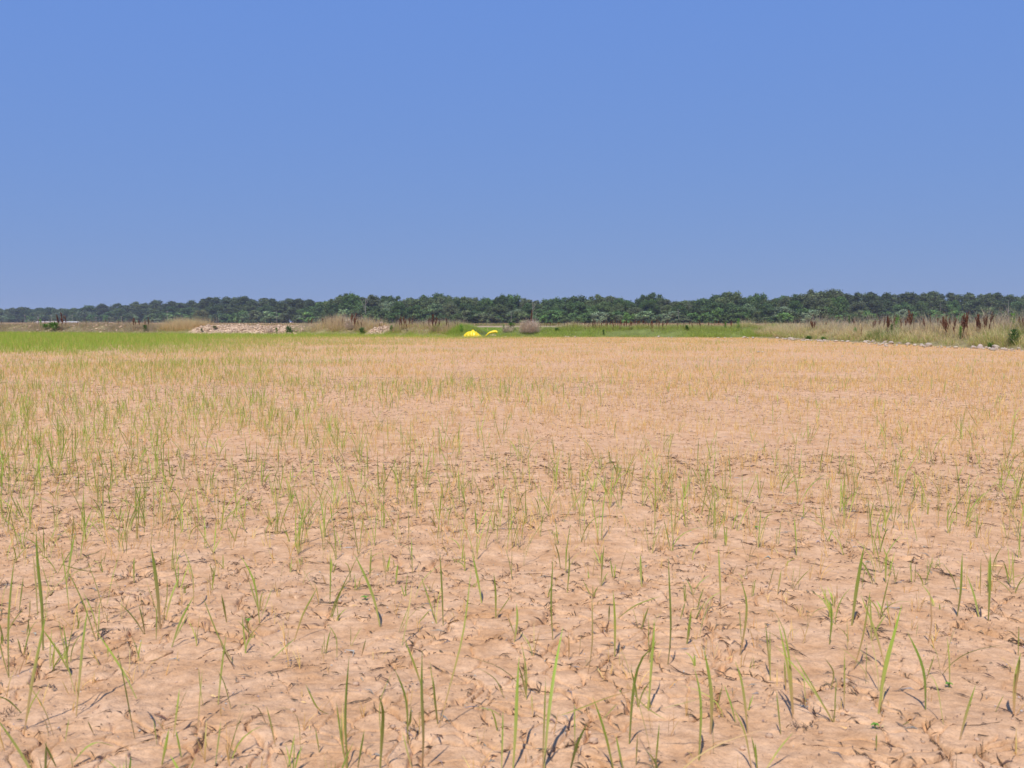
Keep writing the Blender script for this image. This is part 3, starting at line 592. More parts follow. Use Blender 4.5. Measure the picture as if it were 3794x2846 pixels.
levee_grass(LA, 'green_grass', [
    (-420, 600, 60, 0, 2.5, .10, .30, (.20, .26, .05), (.28, .38, .08), .3), (560, 700, 120, 0, .8, .1, .2, GRN0, GRN1, .3), (690, 1045, 55, -.1, .45, .06, .2, GRN0, GRN1, .3), (1045, 1345, 300, -.2, .7, .1, .26, GRN0, GRN1, .3),
    (1100, 1345, 70, .5, 2.5, .25, .5, GRN0, GRN1, .3), (1345, 1700, 420, -.3, .7, .1, .26, GRN0, GRN1, .3), (1400, 1660, 160, .3, 2.5, .15, .5, GRN0, GRN1, .3), (1560, 1590, 500, .7, 2.4, .25, .5, GRN0, GRN1, .3), (1640, 1725, 650, .1, 2.8, .14, .32, GRN0, GRN1, .3),
    (1700, 1860, 300, -.3, .5, .05, .12, GRN0, GRN1, .3), (1838, 2010, 420, .0, 2.8, .12, .34, GRN0, GRN1, .3), (2000, 9000, 620, -.1, 2.4, .10, .27, GRN0, GRN1, .35), (2000, 9000, 120, .8, 3, .2, .34, (.30, .28, .08), (.36, .34, .12), .35)],
    'short green grass on the slope of the levee across the field')
levee_grass(LB, 'tan_grass', [
    (2700, 9000, 470, .30, 3.2, .22, .55, TAN0, TAN1, .45), (2850, 9000, 80, .8, 3.0, .55, 1.0, GRY0, (.50, .40, .26), .4), (2850, 3000, 120, .1, 1, .1, .3, GRY0, TAN1, .4), (2850, 9000, 420, .12, .8, .12, .34, TAN0, (.66, .55, .26), .4), (2850, 9000, 120, .12, .9, .12, .34, GRN0, GRN1, .4)],
    'tall dry tan grass covering the side levee at right', 2, 1.7)
levee_grass(LB, 'green_levee_grass', [
    (2700, 2965, 420, .2, 2.2, .15, .38, GRN0, GRN1, .35), (2965, 9000, 60, .1, 2.4, .12, .35, GRN0, GRN1, .35), (3180, 3275, 650, .25, 1.3, .2, .48, (.14, .20, .03), (.17, .30, .045), .35), (3275, 3420, 160, .2, .9, .15, .36, GRN0, GRN1, .35), (3540, 3780, 420, .3, 1.6, .2, .45, GRN0, GRN1, .35), (3640, 3720, 500, 1.0, 1.9, .2, .45, (.17, .22, .035), (.22, .31, .05), .35)],
    'green grass patches low on the side levee at right')
# next field behind the levee: young rice, then dry grass up to the wood
N = 46000; Y = rng.uniform(84, 186, N) * K; X = rng.uniform(-.17, .15, N) * Y; k = Y > np.interp(X, PA[:, 0], PA[:, 1]) + 5; X, Y = X[k], Y[k]; N = len(X)
v, f, c = blades(np.c_[X, Y, np.zeros(N) - .01], rng.uniform(0, 6.28, N), rng.uniform(.14, .26, N), np.abs(rng.normal(0, .2, N)), np.abs(rng.normal(0, .2, N)), rng.uniform(.014, .034, N), vary((.20, .36, .035), N), vary((.20, .38, .035), N), 1)
tag(link('young_rice', mesh_np('young_rice', v, f, c), M_BLADE), 'bright green young rice in the next field beyond the yellow sheets', 'young rice', kind='stuff')
N = 70000; Y = K / rng.uniform(1 / 700, 1 / 196, N); X = rng.uniform(-.67, .67, N) * Y; gsel = vnoise(X * .02, Y * .008, 5) + rng.normal(0, .1, N) > .55
v, f, c = blades(np.c_[X, Y, np.zeros(N) - .02], rng.uniform(0, 6.28, N), rng.uniform(.25, .75, N), np.abs(rng.normal(0, .3, N)), np.abs(rng.normal(0, .3, N)), rng.uniform(.04, .16, N) * Y / 300, np.where(gsel[:, None], vary((.16, .19, .05), N), vary((.34, .23, .12), N)), np.where(gsel[:, None], vary((.19, .24, .06), N), vary((.44, .30, .17), N)), 1)
tag(link('distant_grass', mesh_np('distant_grass', v, f, c), M_BLADE), 'distant strip of dry and green grass in front of the wood', 'grass', kind='stuff')

# ------------------------------------------------------------------ dock plants
def tube(P, r, n=5):
    P = np.asarray(P, float); r = np.asarray(r, float); k = len(P); a_ = np.linspace(0, 2 * np.pi, n, endpoint=False)
    T = np.gradient(P, axis=0); T /= np.linalg.norm(T, axis=1)[:, None]; U = np.cross(T, [.13, .99, .02]); U /= np.linalg.norm(U, axis=1)[:, None]; Wv = np.cross(T, U)
    V = P[:, None] + r[:, None, None] * (np.cos(a_)[None, :, None] * U[:, None] + np.sin(a_)[None, :, None] * Wv[:, None])
    i = np.arange(k - 1)[:, None] * n + np.arange(n)[None]; j = np.arange(k - 1)[:, None] * n + (np.arange(n)[None] + 1) % n
    return V.reshape(-1, 3), np.stack([i.ravel(), j.ravel(), (j + n).ravel(), (i + n).ravel()], 1)
def dock_protos():
    out = []
    for s in range(6):
        r = np.random.default_rng(900 + s); parts = []
        m = MB(); P = np.c_[np.cumsum(r.normal(0, .012, 6)) - .0, np.cumsum(r.normal(0, .012, 6)), np.linspace(0, .95, 6)]; P[0, :2] = 0
        v, f = tube(P, np.linspace(.008, .003, 6), 5); m.add(v, f, (.17, .085, .05)); parts.append(('stem', m.mesh('dock_stem')))
        heads = [(P[2] * .4 + P[3] * .6, P[5] + [0, 0, .06], .034)]
        for k_ in range(r.integers(2, 5)):
            t = r.uniform(.35, .7); b_ = np.array([np.interp(t, np.linspace(0, 1, 6), P[:, q]) for q in range(3)]); a_ = r.uniform(0, 6.28); l_ = r.uniform(.22, .42)
            heads.append((b_, b_ + np.array([math.cos(a_) * l_ * .28, math.sin(a_) * l_ * .28, l_]), .024))
        for b_, e_, rad in heads:
            m = MB(); nn = 120; t = r.uniform(0, 1, nn) ** .8; ctr = b_[None] * (1 - t[:, None]) + e_[None] * t[:, None]; rr = rad * np.sin(np.pi * np.clip(t * .85 + .15, 0, 1)) ** .6 * r.uniform(.3, 1.1, nn)
            a_ = r.uniform(0, 6.28, nn); ctr = ctr + np.c_[np.cos(a_) * rr, np.sin(a_) * rr, np.zeros(nn)]
            u = r.normal(size=(nn, 3)); u /= np.linalg.norm(u, axis=1)[:, None]; w_ = np.cross(u, r.normal(size=(nn, 3))); w_ /= np.linalg.norm(w_, axis=1)[:, None]; sz = r.uniform(.010, .021, (nn, 1))
            V = np.stack([ctr - u * sz, ctr - w_ * sz * .7, ctr + u * sz, ctr + w_ * sz * .7], 1).reshape(-1, 3)
            C = np.repeat(np.array([.165, .066, .038]) * r.uniform(.5, 1.6, (nn, 1)), 4, 0); m.add(V, np.arange(nn * 4).reshape(-1, 4), C); parts.append(('seed_head', m.mesh('dock_seed_head', False)))
        for k_ in range(4):
            z0 = r.uniform(.05, .35); a_ = r.uniform(0, 6.28); l_ = r.uniform(.12, .22)
            Pp = [(0, 0, z0), (math.cos(a_) * l_ * .5, math.sin(a_) * l_ * .5, z0 + .06), (math.cos(a_) * l_, math.sin(a_) * l_, z0 - .03)]
            parts.append(('leaf', leaf_mesh(Pp, .035, a_ + 1.57, np.array([.24, .15, .07]), np.array([.30, .17, .08]), 5)))
        for _, me in parts: me.materials.append(M_DOCK)
        out.append(parts)
    return out
DP = dock_protos()
docklab = []
def dock(L, px, py_top, v, place, wide=1.0, dark=1.0, Hmin=.25):
    i = L.near(px); X, Y, Z = (float(q[0]) for q in L.pos([i], np.array([v])))
    X, zt = at_depth(px, py_top, Y); X = float(X); j = int(np.argmin(np.hypot(L.P[:, 0] + L.N[:, 0] * v - X, L.P[:, 1] + L.N[:, 1] * v - Y)))
    X2, Y2, Z = (float(q[0]) for q in L.pos([j], np.array([v]))); X = float(at_depth(px, 1200, Y2)[0]) if L is LA else X2; Y = Y2
    zt = float(at_depth(px, py_top, Y)[1]); Hh = max(zt - Z, Hmin)
    e = empty('dock_plant', (X, Y, Z - .03), rng.uniform(0, 6.28), (Hh * .92 * wide, Hh * .92 * wide, Hh * 1.04)); e.rotation_euler.x = rng.normal(0, .05); e.rotation_euler.y = rng.normal(0, .13)
    tag(e, None, 'dock plant', 'rust-brown dock plants on the levees'); tint = rng.uniform(.75, 1.25) * dark
    for nm, me in DP[rng.integers(6)]:
        o_ = link(nm, me, None, e); o_.color = (tint, tint * rng.uniform(.9, 1.1), tint, 1)
    docklab.append((e, px, ('tall ' if Hh > .75 else 'small ' if Hh < .42 else '') + 'rust-brown dock plant', place))
for px, pt, v, w in ((82, 1182, 1.4, 1), (165, 1183, 1.5, 1), (222, 1165, .5, 1.5), (229, 1161, .5, 1.3), (247, 1168, .8, 1.1), (318, 1182, 1.6, 1), (495, 1177, .6, 1.2), (503, 1182, .6, 1), (513, 1184, .7, 1), (540, 1181, .9, 1.3), (548, 1178, .9, 1)):
    dock(LA, px, pt, v, 'on the grey weedy bank at far left', w, .95)
for i in range(12): dock(LA, rng.uniform(0, 560), rng.uniform(1182, 1194), rng.uniform(.8, 2.0), 'on the grey weedy bank at far left', rng.uniform(.6, .9), .9)
for px, pt, v, w in ((1140, 1180, 1.6, 1), (1152, 1178, 1.6, 1), (1228, 1174, 1.5, 1), (1304, 1163, .9, 1.2), (1311, 1160, .8, 1.2), (1318, 1172, .7, 1.1), (1327, 1176, .7, 1), (1334, 1183, .6, 1)):
    dock(LA, px, pt, v, 'in the tall dry clump beside the bare clay', w)
for px, pt, v, w in ((1408, 1196, .8, 1), (1416, 1195, .7, 1), (1422, 1197, .9, 1), (1464, 1187, 1.3, 1), (1480, 1172, .9, 1.3), (1488, 1168, .8, 1.3), (1496, 1172, .8, 1.2), (1509, 1183, .7, 1.2), (1518, 1178, 1.0, 1), (1526, 1173, 1.1, 1), (1574, 1188, 1.2, 1), (1590, 1172, .8, 1.2), (1598, 1166, .7, 1.3), (1606, 1170, .7, 1.2), (1614, 1173, .7, 1.2), (1622, 1185, .7, 1), (1655, 1178, 1.2, 1.2), (1661, 1188, 1.2, 1), (1688, 1190, 1.4, 1), (1695, 1194, 1.4, 1)):
    dock(LA, px, pt, v, 'left of the yellow sheets', w)
dock(LA, 1968, 1152, 1.5, 'poking up out of the dead brush pile', .9)
for i in range(20): dock(LA, 2003 + i * 11.5 + rng.uniform(-4, 4), rng.uniform(1188, 1198), rng.uniform(1.1, 2.0), 'just right of the dead brush pile', rng.uniform(.8, 1.2), .9)
dock(LA, 2183, 1203, .75, 'low on slope right of dead brush', 1)
for i in range(46): dock(LA, 2190 + i * 6.1 + rng.uniform(-4, 4), rng.uniform(1185, 1196) if i % 3 else rng.uniform(1181, 1190), rng.uniform(.9, 2.0), 'in the long rust row on the middle levee', rng.uniform(.8, 1.3))
for i in range(17): dock(LA, 2505 + i * 13 + rng.uniform(-7, 7), rng.uniform(1184, 1197), rng.uniform(1.0, 2.0), 'in the thin row near the levee corner', rng.uniform(.8, 1.2))
for px, pt, v in ((2789, 1212, .8), (2811, 1211, .7), (2867, 1213, .55), (2836, 1188, 1.8), (2860, 1196, 1.8), (2890, 1195, 1.8), (2904, 1197, 1.9), (2930, 1196, 1.8)): dock(LA, px, pt, v, 'at the levee corner', .9)
for px, pt, v, w in ((2950, 1188, .9, 1.2), (2956, 1186, .9, 1.4), (2963, 1190, .8, 1.2), (2978, 1189, 1.2, 1), (3058, 1179, 1.4, .9), (3128, 1186, 1.5, 1.2), (3137, 1184, 1.5, 1.2), (3149, 1190, 1.0, 1), (3160, 1212, .35, 1), (3182, 1184, 1.4, 1), (3196, 1181, 1.2, 1.1), (3210, 1174, .9, 1.1), (3217, 1172, .9, 1.2), (3230, 1178, 1.3, 1)):
    dock(LB, px, pt, v, 'on side levee left of tall green weed', w)
for px, pt, v, w in ((3262, 1172, 1.1, 1.2), (3272, 1160, 1.1, 1.2), (3279, 1153, 1.1, 1.1), (3319, 1168, 1.5, .8), (3332, 1178, 1.2, 1), (3340, 1176, 1.5, 1), (3378, 1178, 1.6, 1), (3421, 1172, .9, 1.1), (3428, 1174, .85, 1.2), (3438, 1180, .9, 1), (3454, 1180, .7, 1.1), (3462, 1176, .75, 1.2), (3470, 1178, 1.0, 1), (3500, 1170, .7, 1.1), (3508, 1163, .7, 1.2), (3514, 1158, .75, 1.1), (3522, 1170, 1.0, 1)):
    dock(LB, px, pt, v, 'on side levee between two tall green weeds', w)
for px, pt, v, w in ((3535, 1169, 1.2, .9), (3546, 1165, .85, 1.1), (3552, 1162, .85, 1.2), (3562, 1170, .9, 1.1), (3567, 1158, .9, 1), (3585, 1190, 1.4, 1.2), (3596, 1192, 1.4, 1.2)):
    dock(LB, px, pt, v, 'just left of the tallest green weed', w)
for i in range(34): dock(LB, 3636 + i * 4.8 + rng.uniform(-4, 4), rng.uniform(1166, 1186), rng.uniform(1.3, 2.1), 'on the levee top at the right edge', rng.uniform(.85, 1.2))
for i in range(16): dock(LB, rng.uniform(3130, 3560), rng.uniform(1168, 1184), rng.uniform(1.2, 2.0), 'in the thin crest row of the side levee', rng.uniform(.7, 1.0), .9)
for i in range(9): dock(LA, rng.uniform(1140, 1300), rng.uniform(1172, 1186), rng.uniform(1.0, 2.0), 'in the tall dry clump beside the bare clay', rng.uniform(.7, 1.0), .9)
number_labels(docklab)

# ------------------------------------------------------------------ leafy green weeds
lab = []
def weed(L, px, py_top, v, wpx, col, look, place, H=None):
    i = L.near(px); X, Y, Z = (float(q[0]) for q in L.pos([i], np.array([v])))
    if L is LA: X = float(at_depth(px, 1200, Y)[0])
    zt = float(at_depth(px, py_top, Y)[1]); Hh = max(zt - Z, .18); Wd = wpx / F * Y
    e = empty('leafy_weed', (X, Y, Z - .02)); tag(e, None, 'weed', 'leafy green weeds on the levees')
    m = MB(); vv, ff = tube([(0, 0, 0), (.01, 0, Hh * .5), (0, .01, Hh * .92)], [.012, .008, .004], 5); m.add(vv, ff, (.13, .13, .05)); link('stem', m.mesh('weed_stem'), M_BARK, e)
    N = 150; t = rng.beta(1.6, 1.2, N); hz = Hh * (.12 + .86 * t); rad = Wd * .5 * np.sin(np.pi * np.clip(.18 + .75 * t, 0, 1)) ** .7; a_ = rng.uniform(0, 6.28, N); r0 = rad * np.sqrt(rng.random(N)) * .8
    ln = np.maximum(.05, Wd * rng.uniform(.16, .34, N))
    v_, f_, c_ = blades(np.c_[np.cos(a_) * r0, np.sin(a_) * r0, hz - ln * .3], a_, ln, rng.uniform(.4, 1.4, N), rng.uniform(0, .5, N), ln * .32, vary(np.array(col) * .85, N), vary(col, N, .25), 2, a_ + 1.57)
    m = MB(); m.add(v_, f_, c_); link('foliage', m.mesh('weed_foliage'), M_BLADE, e); lab.append((e, px, look, place))
G1, G2, G3 = (.12, .25, .04), (.20, .42, .05), (.085, .175, .04)
for a_ in ((LA, 150, 1182, 1.2, 11, G2, 'narrow bright green weed', 'on the bank before the low white sheds'), (LA, 168, 1200, .9, 22, G1, 'small green weed', 'on the bank before the low white sheds'), (LA, 199, 1195, .7, 40, G1, 'wide low green bush', 'on the bank before the low white sheds'), (LA, 537, 1203, .5, 18, G3, 'dark green weed', 'among docks on the grey bank'),
           (LA, 747, 1216, .5, 8, G3, 'tiny green weed', 'on the left of the bare clay'), (LA, 795, 1209, .9, 16, (.16, .19, .08), 'pale green weed', 'on the bare clay'), (LA, 1024, 1212, .2, 12, G1, 'slim upright green weed', 'at the right end of the bare clay'), (LA, 1070, 1206, .35, 26, G3, 'round dark green bush', 'at the right end of the bare clay'), (LA, 1340, 1213, .3, 22, G3, 'dark green weed', 'beside the narrow clay gap'), (LA, 1450, 1205, .8, 16, G1, 'green weed', 'between docks left of the yellow sheets'),
           (LA, 1708, 1199, .8, 14, G2, 'bright green weed', 'just left of the yellow sheets'), (LA, 1866, 1200, 1.0, 10, G2, 'bright green weed', 'just right of the yellow sheets'), (LA, 1895, 1196, 1.6, 30, G1, 'green bush', 'at the left of the dead brush pile'), (LA, 2063, 1214, .8, 16, G3, 'dark green weed', 'on the slope right of the dead brush pile'), (LA, 2236, 1220, .3, 8, G3, 'thin dark green weed', 'low on the middle green slope'), (LA, 2545, 1204, 1.0, 16, G3, 'dark green weed', 'leaning on the middle green slope'),
           (LA, 2736, 1178, 1.3, 14, G2, 'bright green upright weed', 'on the levee top near its corner'), (LA, 2688, 1194, 1.4, 9, G2, 'small bright green weed', 'on the levee top near its corner'), (LB, 3012, 1168, 1.8, 12, G3, 'thin dark green weed', 'on the side levee at its left end'), (LB, 3122, 1212, .6, 16, G2, 'bright green weed', 'low in the tan grass of the side levee'), (LB, 3246, 1163, .9, 20, G2, 'tall bright green weed', 'rising from the green patch on the side levee'), (LB, 3238, 1195, .75, 16, G3, 'dark green weed', 'in the green patch on the side levee'),
           (LB, 2990, 1246, .05, 26, G1, 'low green weed', 'at the foot of the side levee'), (LB, 3050, 1258, .0, 18, G1, 'low green weed', 'among stones at the foot of the side levee'), (LB, 3615, 1154, 1.35, 22, G2, 'tallest bright green weed', 'on the crest near the right edge'), (LB, 3722, 1217, .35, 40, G3, 'dark green shrub on a bare stem', 'low on the slope near the right edge'), (LB, 3664, 1268, .02, 18, G1, 'low green weed', 'among the stones near the right edge'), (LB, 3478, 1205, .8, 12, G2, 'bright green weed', 'between the dock clumps on the side levee')): weed(*a_)
number_labels(lab)

# ------------------------------------------------------------------ dead brush pile
def brush(px, py_base, py_top, wpx, v, label, N, name='dead_bush'):
    i = LA.near(px); X, Y, Z = (float(q[0]) for q in LA.pos([i], np.array([v]))); X = float(at_depth(px, 1200, Y)[0])
    zt = float(at_depth(px, py_top, Y)[1]); Hh = zt - Z; Wd = wpx / F * Y; e = empty(name, (X, Y, Z - .03)); tag(e, label, 'dead bush')
    for nm, cnt, wr, cc, hs in (('branch', N // 12, (.010, .018), (.24, .18, .13), .8), ('twigs', N, (.004, .009), (.46, .36, .27), 1.0)):
        a_ = rng.uniform(0, 6.28, cnt); r0 = Wd * .5 * np.sqrt(rng.random(cnt)) * .8; sx = np.cos(a_) * r0; sy = np.sin(a_) * r0 * .8; dome = np.sqrt(np.clip(1 - (r0 / (Wd * .55)) ** 2, .08, 1))
        z0 = rng.random(cnt) ** 1.3 * Hh * dome * .75; ln = rng.uniform(.15, .45, cnt) * hs
        v_, f_, c_ = blades(np.c_[sx, sy, z0], rng.uniform(0, 6.28, cnt), ln, np.abs(rng.normal(0, .7, cnt)), rng.normal(0, .5, cnt), rng.uniform(*wr, cnt), vary(cc, cnt, .3), vary(np.array(cc) * 1.2, cnt, .3), 3)
        m = MB(); m.add(v_, f_, c_); link(nm, m.mesh('brush_' + nm), M_DEBRIS, e)
brush(1962, 1243, 1183, 92, .7, 'rounded pile of dead grey-brown brush on the levee right of the yellow sheets', 2600)
brush(1294, 1232, 1176, 40, 1.1, 'greyish dead bush rising from the tall dry clump on the left levee', 600)
brush(1880, 1232, 1208, 46, .9, 'low sparse dead bush just right of the yellow sheets', 420)
brush(1000, 1238, 1214, 30, .3, 'small grey dead bush lying on the bare clay bank', 260)

# ------------------------------------------------------------------ yellow plastic sheets in the levee gap
M_YEL = attr_mat('yellow_plastic', .42, .22, spec=.5)
def sheet(name, V, nu, nv, label, c=(.86, .66, .015)):
    V = V.reshape(-1, 3); a_ = (np.arange(nu - 1)[:, None] * nv + np.arange(nv - 1)[None]).ravel()
    Fq = np.stack([a_, a_ + nv, a_ + nv + 1, a_ + 1], 1); n_ = nu * nv
    lowr = V - [0, 0, .004]; lowr[:, 1] += .002
    e = mesh_np(name, np.vstack([V, lowr]), np.vstack([Fq, Fq[:, ::-1] + n_]), np.tile(c, (2 * n_, 1)), True)
    return tag(link(name, e, M_YEL), label, 'plastic sheet')
ys = float(ground(1750, 1249)[1]) - .35
def zpx(py, Y): return float(at_depth(1750, py, Y)[1])
x0, x1 = float(at_depth(1717, 1240, ys)[0]), float(at_depth(1786, 1240, ys)[0]); zt = zpx(1223.5, ys + .25)
u = np.linspace(0, 1, 60); v = np.linspace(0, 1, 26); U, Vv = np.meshgrid(u, v, indexing='ij')
ridge = np.interp(U, [0, .06, .13, .22, .34, .50, .56, .68, .82, .93, 1], [.06, .40, .70, .66, .86, 1.0, .99, .78, .52, .28, .03])
for _ in range(3): ridge[1:-1] = (ridge[:-2] + 2 * ridge[1:-1] + ridge[2:]) / 4
arch = np.sin(np.pi * np.clip(Vv * .93, 0, 1)) ** .7
fold = .018 * np.sin(U * 26 + 3 * Vv) * arch + .035 * (vnoise(U * 12, Vv * 4, 3) - .5) + .02 * (vnoise(U * 30, Vv * 6, 8) - .5)
Zs = ridge * arch * zt + fold * (.3 + arch) * np.clip(ridge * 2, 0, 1) ; Zs = np.maximum(Zs, .012 + .02 * vnoise(U * 9, Vv * 3, 5))
Ysh = ys - .05 + Vv * .62 * (.5 + .5 * ridge) + .03 * np.sin(U * 18); Xsh = x0 + (x1 - x0) * U + .02 * np.sin(Vv * 9 + U * 7)
sheet('yellow_sheet', np.stack([Xsh, Ysh, Zs], -1), 60, 26, 'wide yellow plastic sheet humped like a low tent in the levee gap')
# second sheet: a collapsed tube rising to an open mouth at right
ys2 = ys + .05; k = np.linspace(0, 1, 46); w = np.linspace(0, 1, 30); Kq, Wq = np.meshgrid(k, w, indexing='ij')
cx = np.interp(k, [0, .2, .45, .7, .85, 1], [1796.5, 1802, 1812, 1826, 1835, 1842.5]); cyt = np.interp(k, [0, .2, .45, .7, .85, 1], [1247, 1240, 1230, 1224.5, 1223.5, 1225]); cyb = np.interp(k, [0, .2, .45, .7, .85, 1], [1248.5, 1245, 1238.5, 1236.5, 1236, 1237])
Xc = np.array([float(at_depth(a_, 1235, ys2)[0]) for a_ in cx]); Zt = np.array([zpx(a_, ys2) for a_ in cyt]); Zb = np.array([zpx(a_, ys2) for a_ in cyb])
ang = (Wq * 1.42 - .22) * np.pi                                   # open underneath toward the viewer
ry = np.interp(k, [0, .3, .7, 1], [.05, .12, .18, .17])[:, None]
cz = (Zt + Zb)[:, None] / 2; rz = np.maximum((Zt - Zb)[:, None] / 2, .012)
Zs = cz + np.sin(ang) * rz + .012 * (vnoise(Kq * 14, Wq * 5, 13) - .5) * 2; Ysh = ys2 + .1 + np.cos(ang) * ry + .02 * np.sin(Kq * 11)
Zs = np.maximum(Zs, .012); Xsh = Xc[:, None] + .015 * np.cos(ang * 2) + 0 * Wq
sheet('yellow_sheet', np.stack([Xsh, Ysh, Zs], -1), 46, 30, 'narrow yellow plastic sheet arching up to an open mouth beside the dead brush')
# torn yellow strip lying in the grass below the first sheet
x0, x1 = float(at_depth(1756, 1245, ys)[0]), float(at_depth(1786, 1245, ys)[0]); u = np.linspace(0, 1, 24); v = np.linspace(0, 1, 6); U, Vv = np.meshgrid(u, v, indexing='ij')
sheet('yellow_strip', np.stack([x0 + (x1 - x0) * U, ys - .75 + .5 * Vv + .05 * np.sin(U * 8), .015 + .035 * vnoise(U * 8, Vv * 3, 17) + .03 * np.sin(np.pi * Vv)], -1), 24, 6, 'thin yellow plastic strip lying in grass below the wide yellow sheet', (.80, .58, .05))

# ------------------------------------------------------------------ stones
ST = []
for s in range(10):
    V, Fc = lump(300 + s, .35, .72, 2); ST.append(mesh_np('stone', V, Fc, np.array([.40, .325, .26]) * (.85 + .3 * np.random.default_rng(s).random((len(V), 1))))); ST[-1].materials.append(M_STONE)
lab = []
def stone(px, py, wpx, place, flat=1.0, pos=None):
    if px > 2900 and py < 1300: py += 1.5
    X, Y = (float(q) for q in ground(px, py)); s = wpx / F * Y; z = 0.0
    e = link('stone', ST[rng.integers(10)]); e.location = (X, Y, z + s * .20 * flat); e.scale = (s, s * rng.uniform(.8, 1.2), s * rng.uniform(.75, 1.05) * flat); e.rotation_euler = (rng.normal(0, .2), rng.normal(0, .2), rng.uniform(0, 6.28))
    t = rng.uniform(.85, 1.2); e.color = (t, t * rng.uniform(.96, 1.02), t * rng.uniform(.92, 1.05), 1); tag(e, None, 'stone', 'pale stones at the foot of the levees')
    X, Y = float(X), float(Y)
    lab.append((e, px, ('large ' if wpx > 19 else 'small ' if wpx < 10 else '') + 'pale stone', place))
for px, py, w_ in ((3206, 1268, 16), (3218, 1267, 18), (3236, 1268, 18), (3262, 1269, 14), (3278, 1270, 20), (3300, 1272, 20), (3310, 1270, 24), (3335, 1273, 14), (3364, 1277, 20), (3390, 1279, 14), (3440, 1281, 24), (3425, 1283, 14), (3540, 1288, 18), (3605, 1288, 18), (3632, 1289, 26), (3688, 1290, 32), (3696, 1285, 22), (3678, 1296, 20), (3714, 1293, 14), (3775, 1294, 16), (2930, 1256, 18), (2945, 1258, 14), (2880, 1254, 12), (3095, 1263, 12), (3120, 1264, 14), (3140, 1266, 16)):
    stone(px, py + 2, w_ * 1.15, 'in the stone row under the side levee')
for i in range(120):
    px = rng.uniform(2900, 3790) if rng.random() < .8 else rng.uniform(3150, 3500); py = np.interp(px, [2800, 2950, 3150, 3400, 3600, 3794], [1252, 1258, 1268, 1280, 1290, 1298]) + rng.normal(2, 2.2); stone(px, py, min(6 + rng.gamma(1.6, 2.8), 19), 'in the stone row under the side levee, ' + ('left end' if px < 3020 else 'left stretch' if px < 3150 else 'middle stretch' if px < 3300 else 'right stretch' if px < 3450 else 'lower stretch' if px < 3600 else 'right end'), rng.uniform(.7, 1))
for px, py, w_ in ((1886, 1244, 12), (1900, 1241, 16), (1929, 1246, 14), (1954, 1247, 8), (1985, 1248, 10), (2014, 1247, 10), (2030, 1249, 8), (2050, 1248, 11), (2064, 1249, 8), (2104, 1248, 13), (2118, 1249, 12), (2130, 1250, 7)): stone(px, py, w_ * 1.2, 'in the row below the dead brush pile')
for px, py, w_ in ((2430, 1252, 8), (2440, 1251, 10), (2488, 1253, 8), (2640, 1254, 7), (2660, 1254, 9), (2685, 1254, 8), (2710, 1254, 7), (2757, 1254, 14), (2770, 1255, 10), (2790, 1255, 10)): stone(px, py, w_ * 1.2, 'at the foot of the middle levee')
for px, py, w_ in ((1170, 1244, 9), (1195, 1243, 8), (1200, 1240, 12), (1480, 1244, 12), (1560, 1247, 6), (1588, 1248, 8), (1615, 1248, 6), (1653, 1249, 8), (1715, 1250, 9)): stone(px, py, w_ * 1.2, 'along the levee foot left of the yellow sheets')
for i in range(34):
    px = rng.uniform(330, 1060); stone(px, np.interp(px, [0, 600, 1100], [1235, 1240, 1243]) + rng.normal(1, 1), rng.uniform(5, 11), 'along the foot of the ' + ('bare clay bank' if px > 690 else 'grey weedy bank'), .8)
for px, py, w_ in ((265, 1268, 5), (275, 1267, 4), (296, 1265, 7), (300, 1267, 5)): stone(px, py, w_ * 1.2, 'lying in the green rice at left')
for px, py, w_ in ((2255, 1271, 9), (2245, 1272, 5), (2890, 1263, 8), (2810, 1307, 16), (2825, 1306, 12), (3120, 1322, 10), (3248, 1297, 6)): stone(px, py, w_, 'lying out in the straw-coloured field', .8)
number_labels(lab)

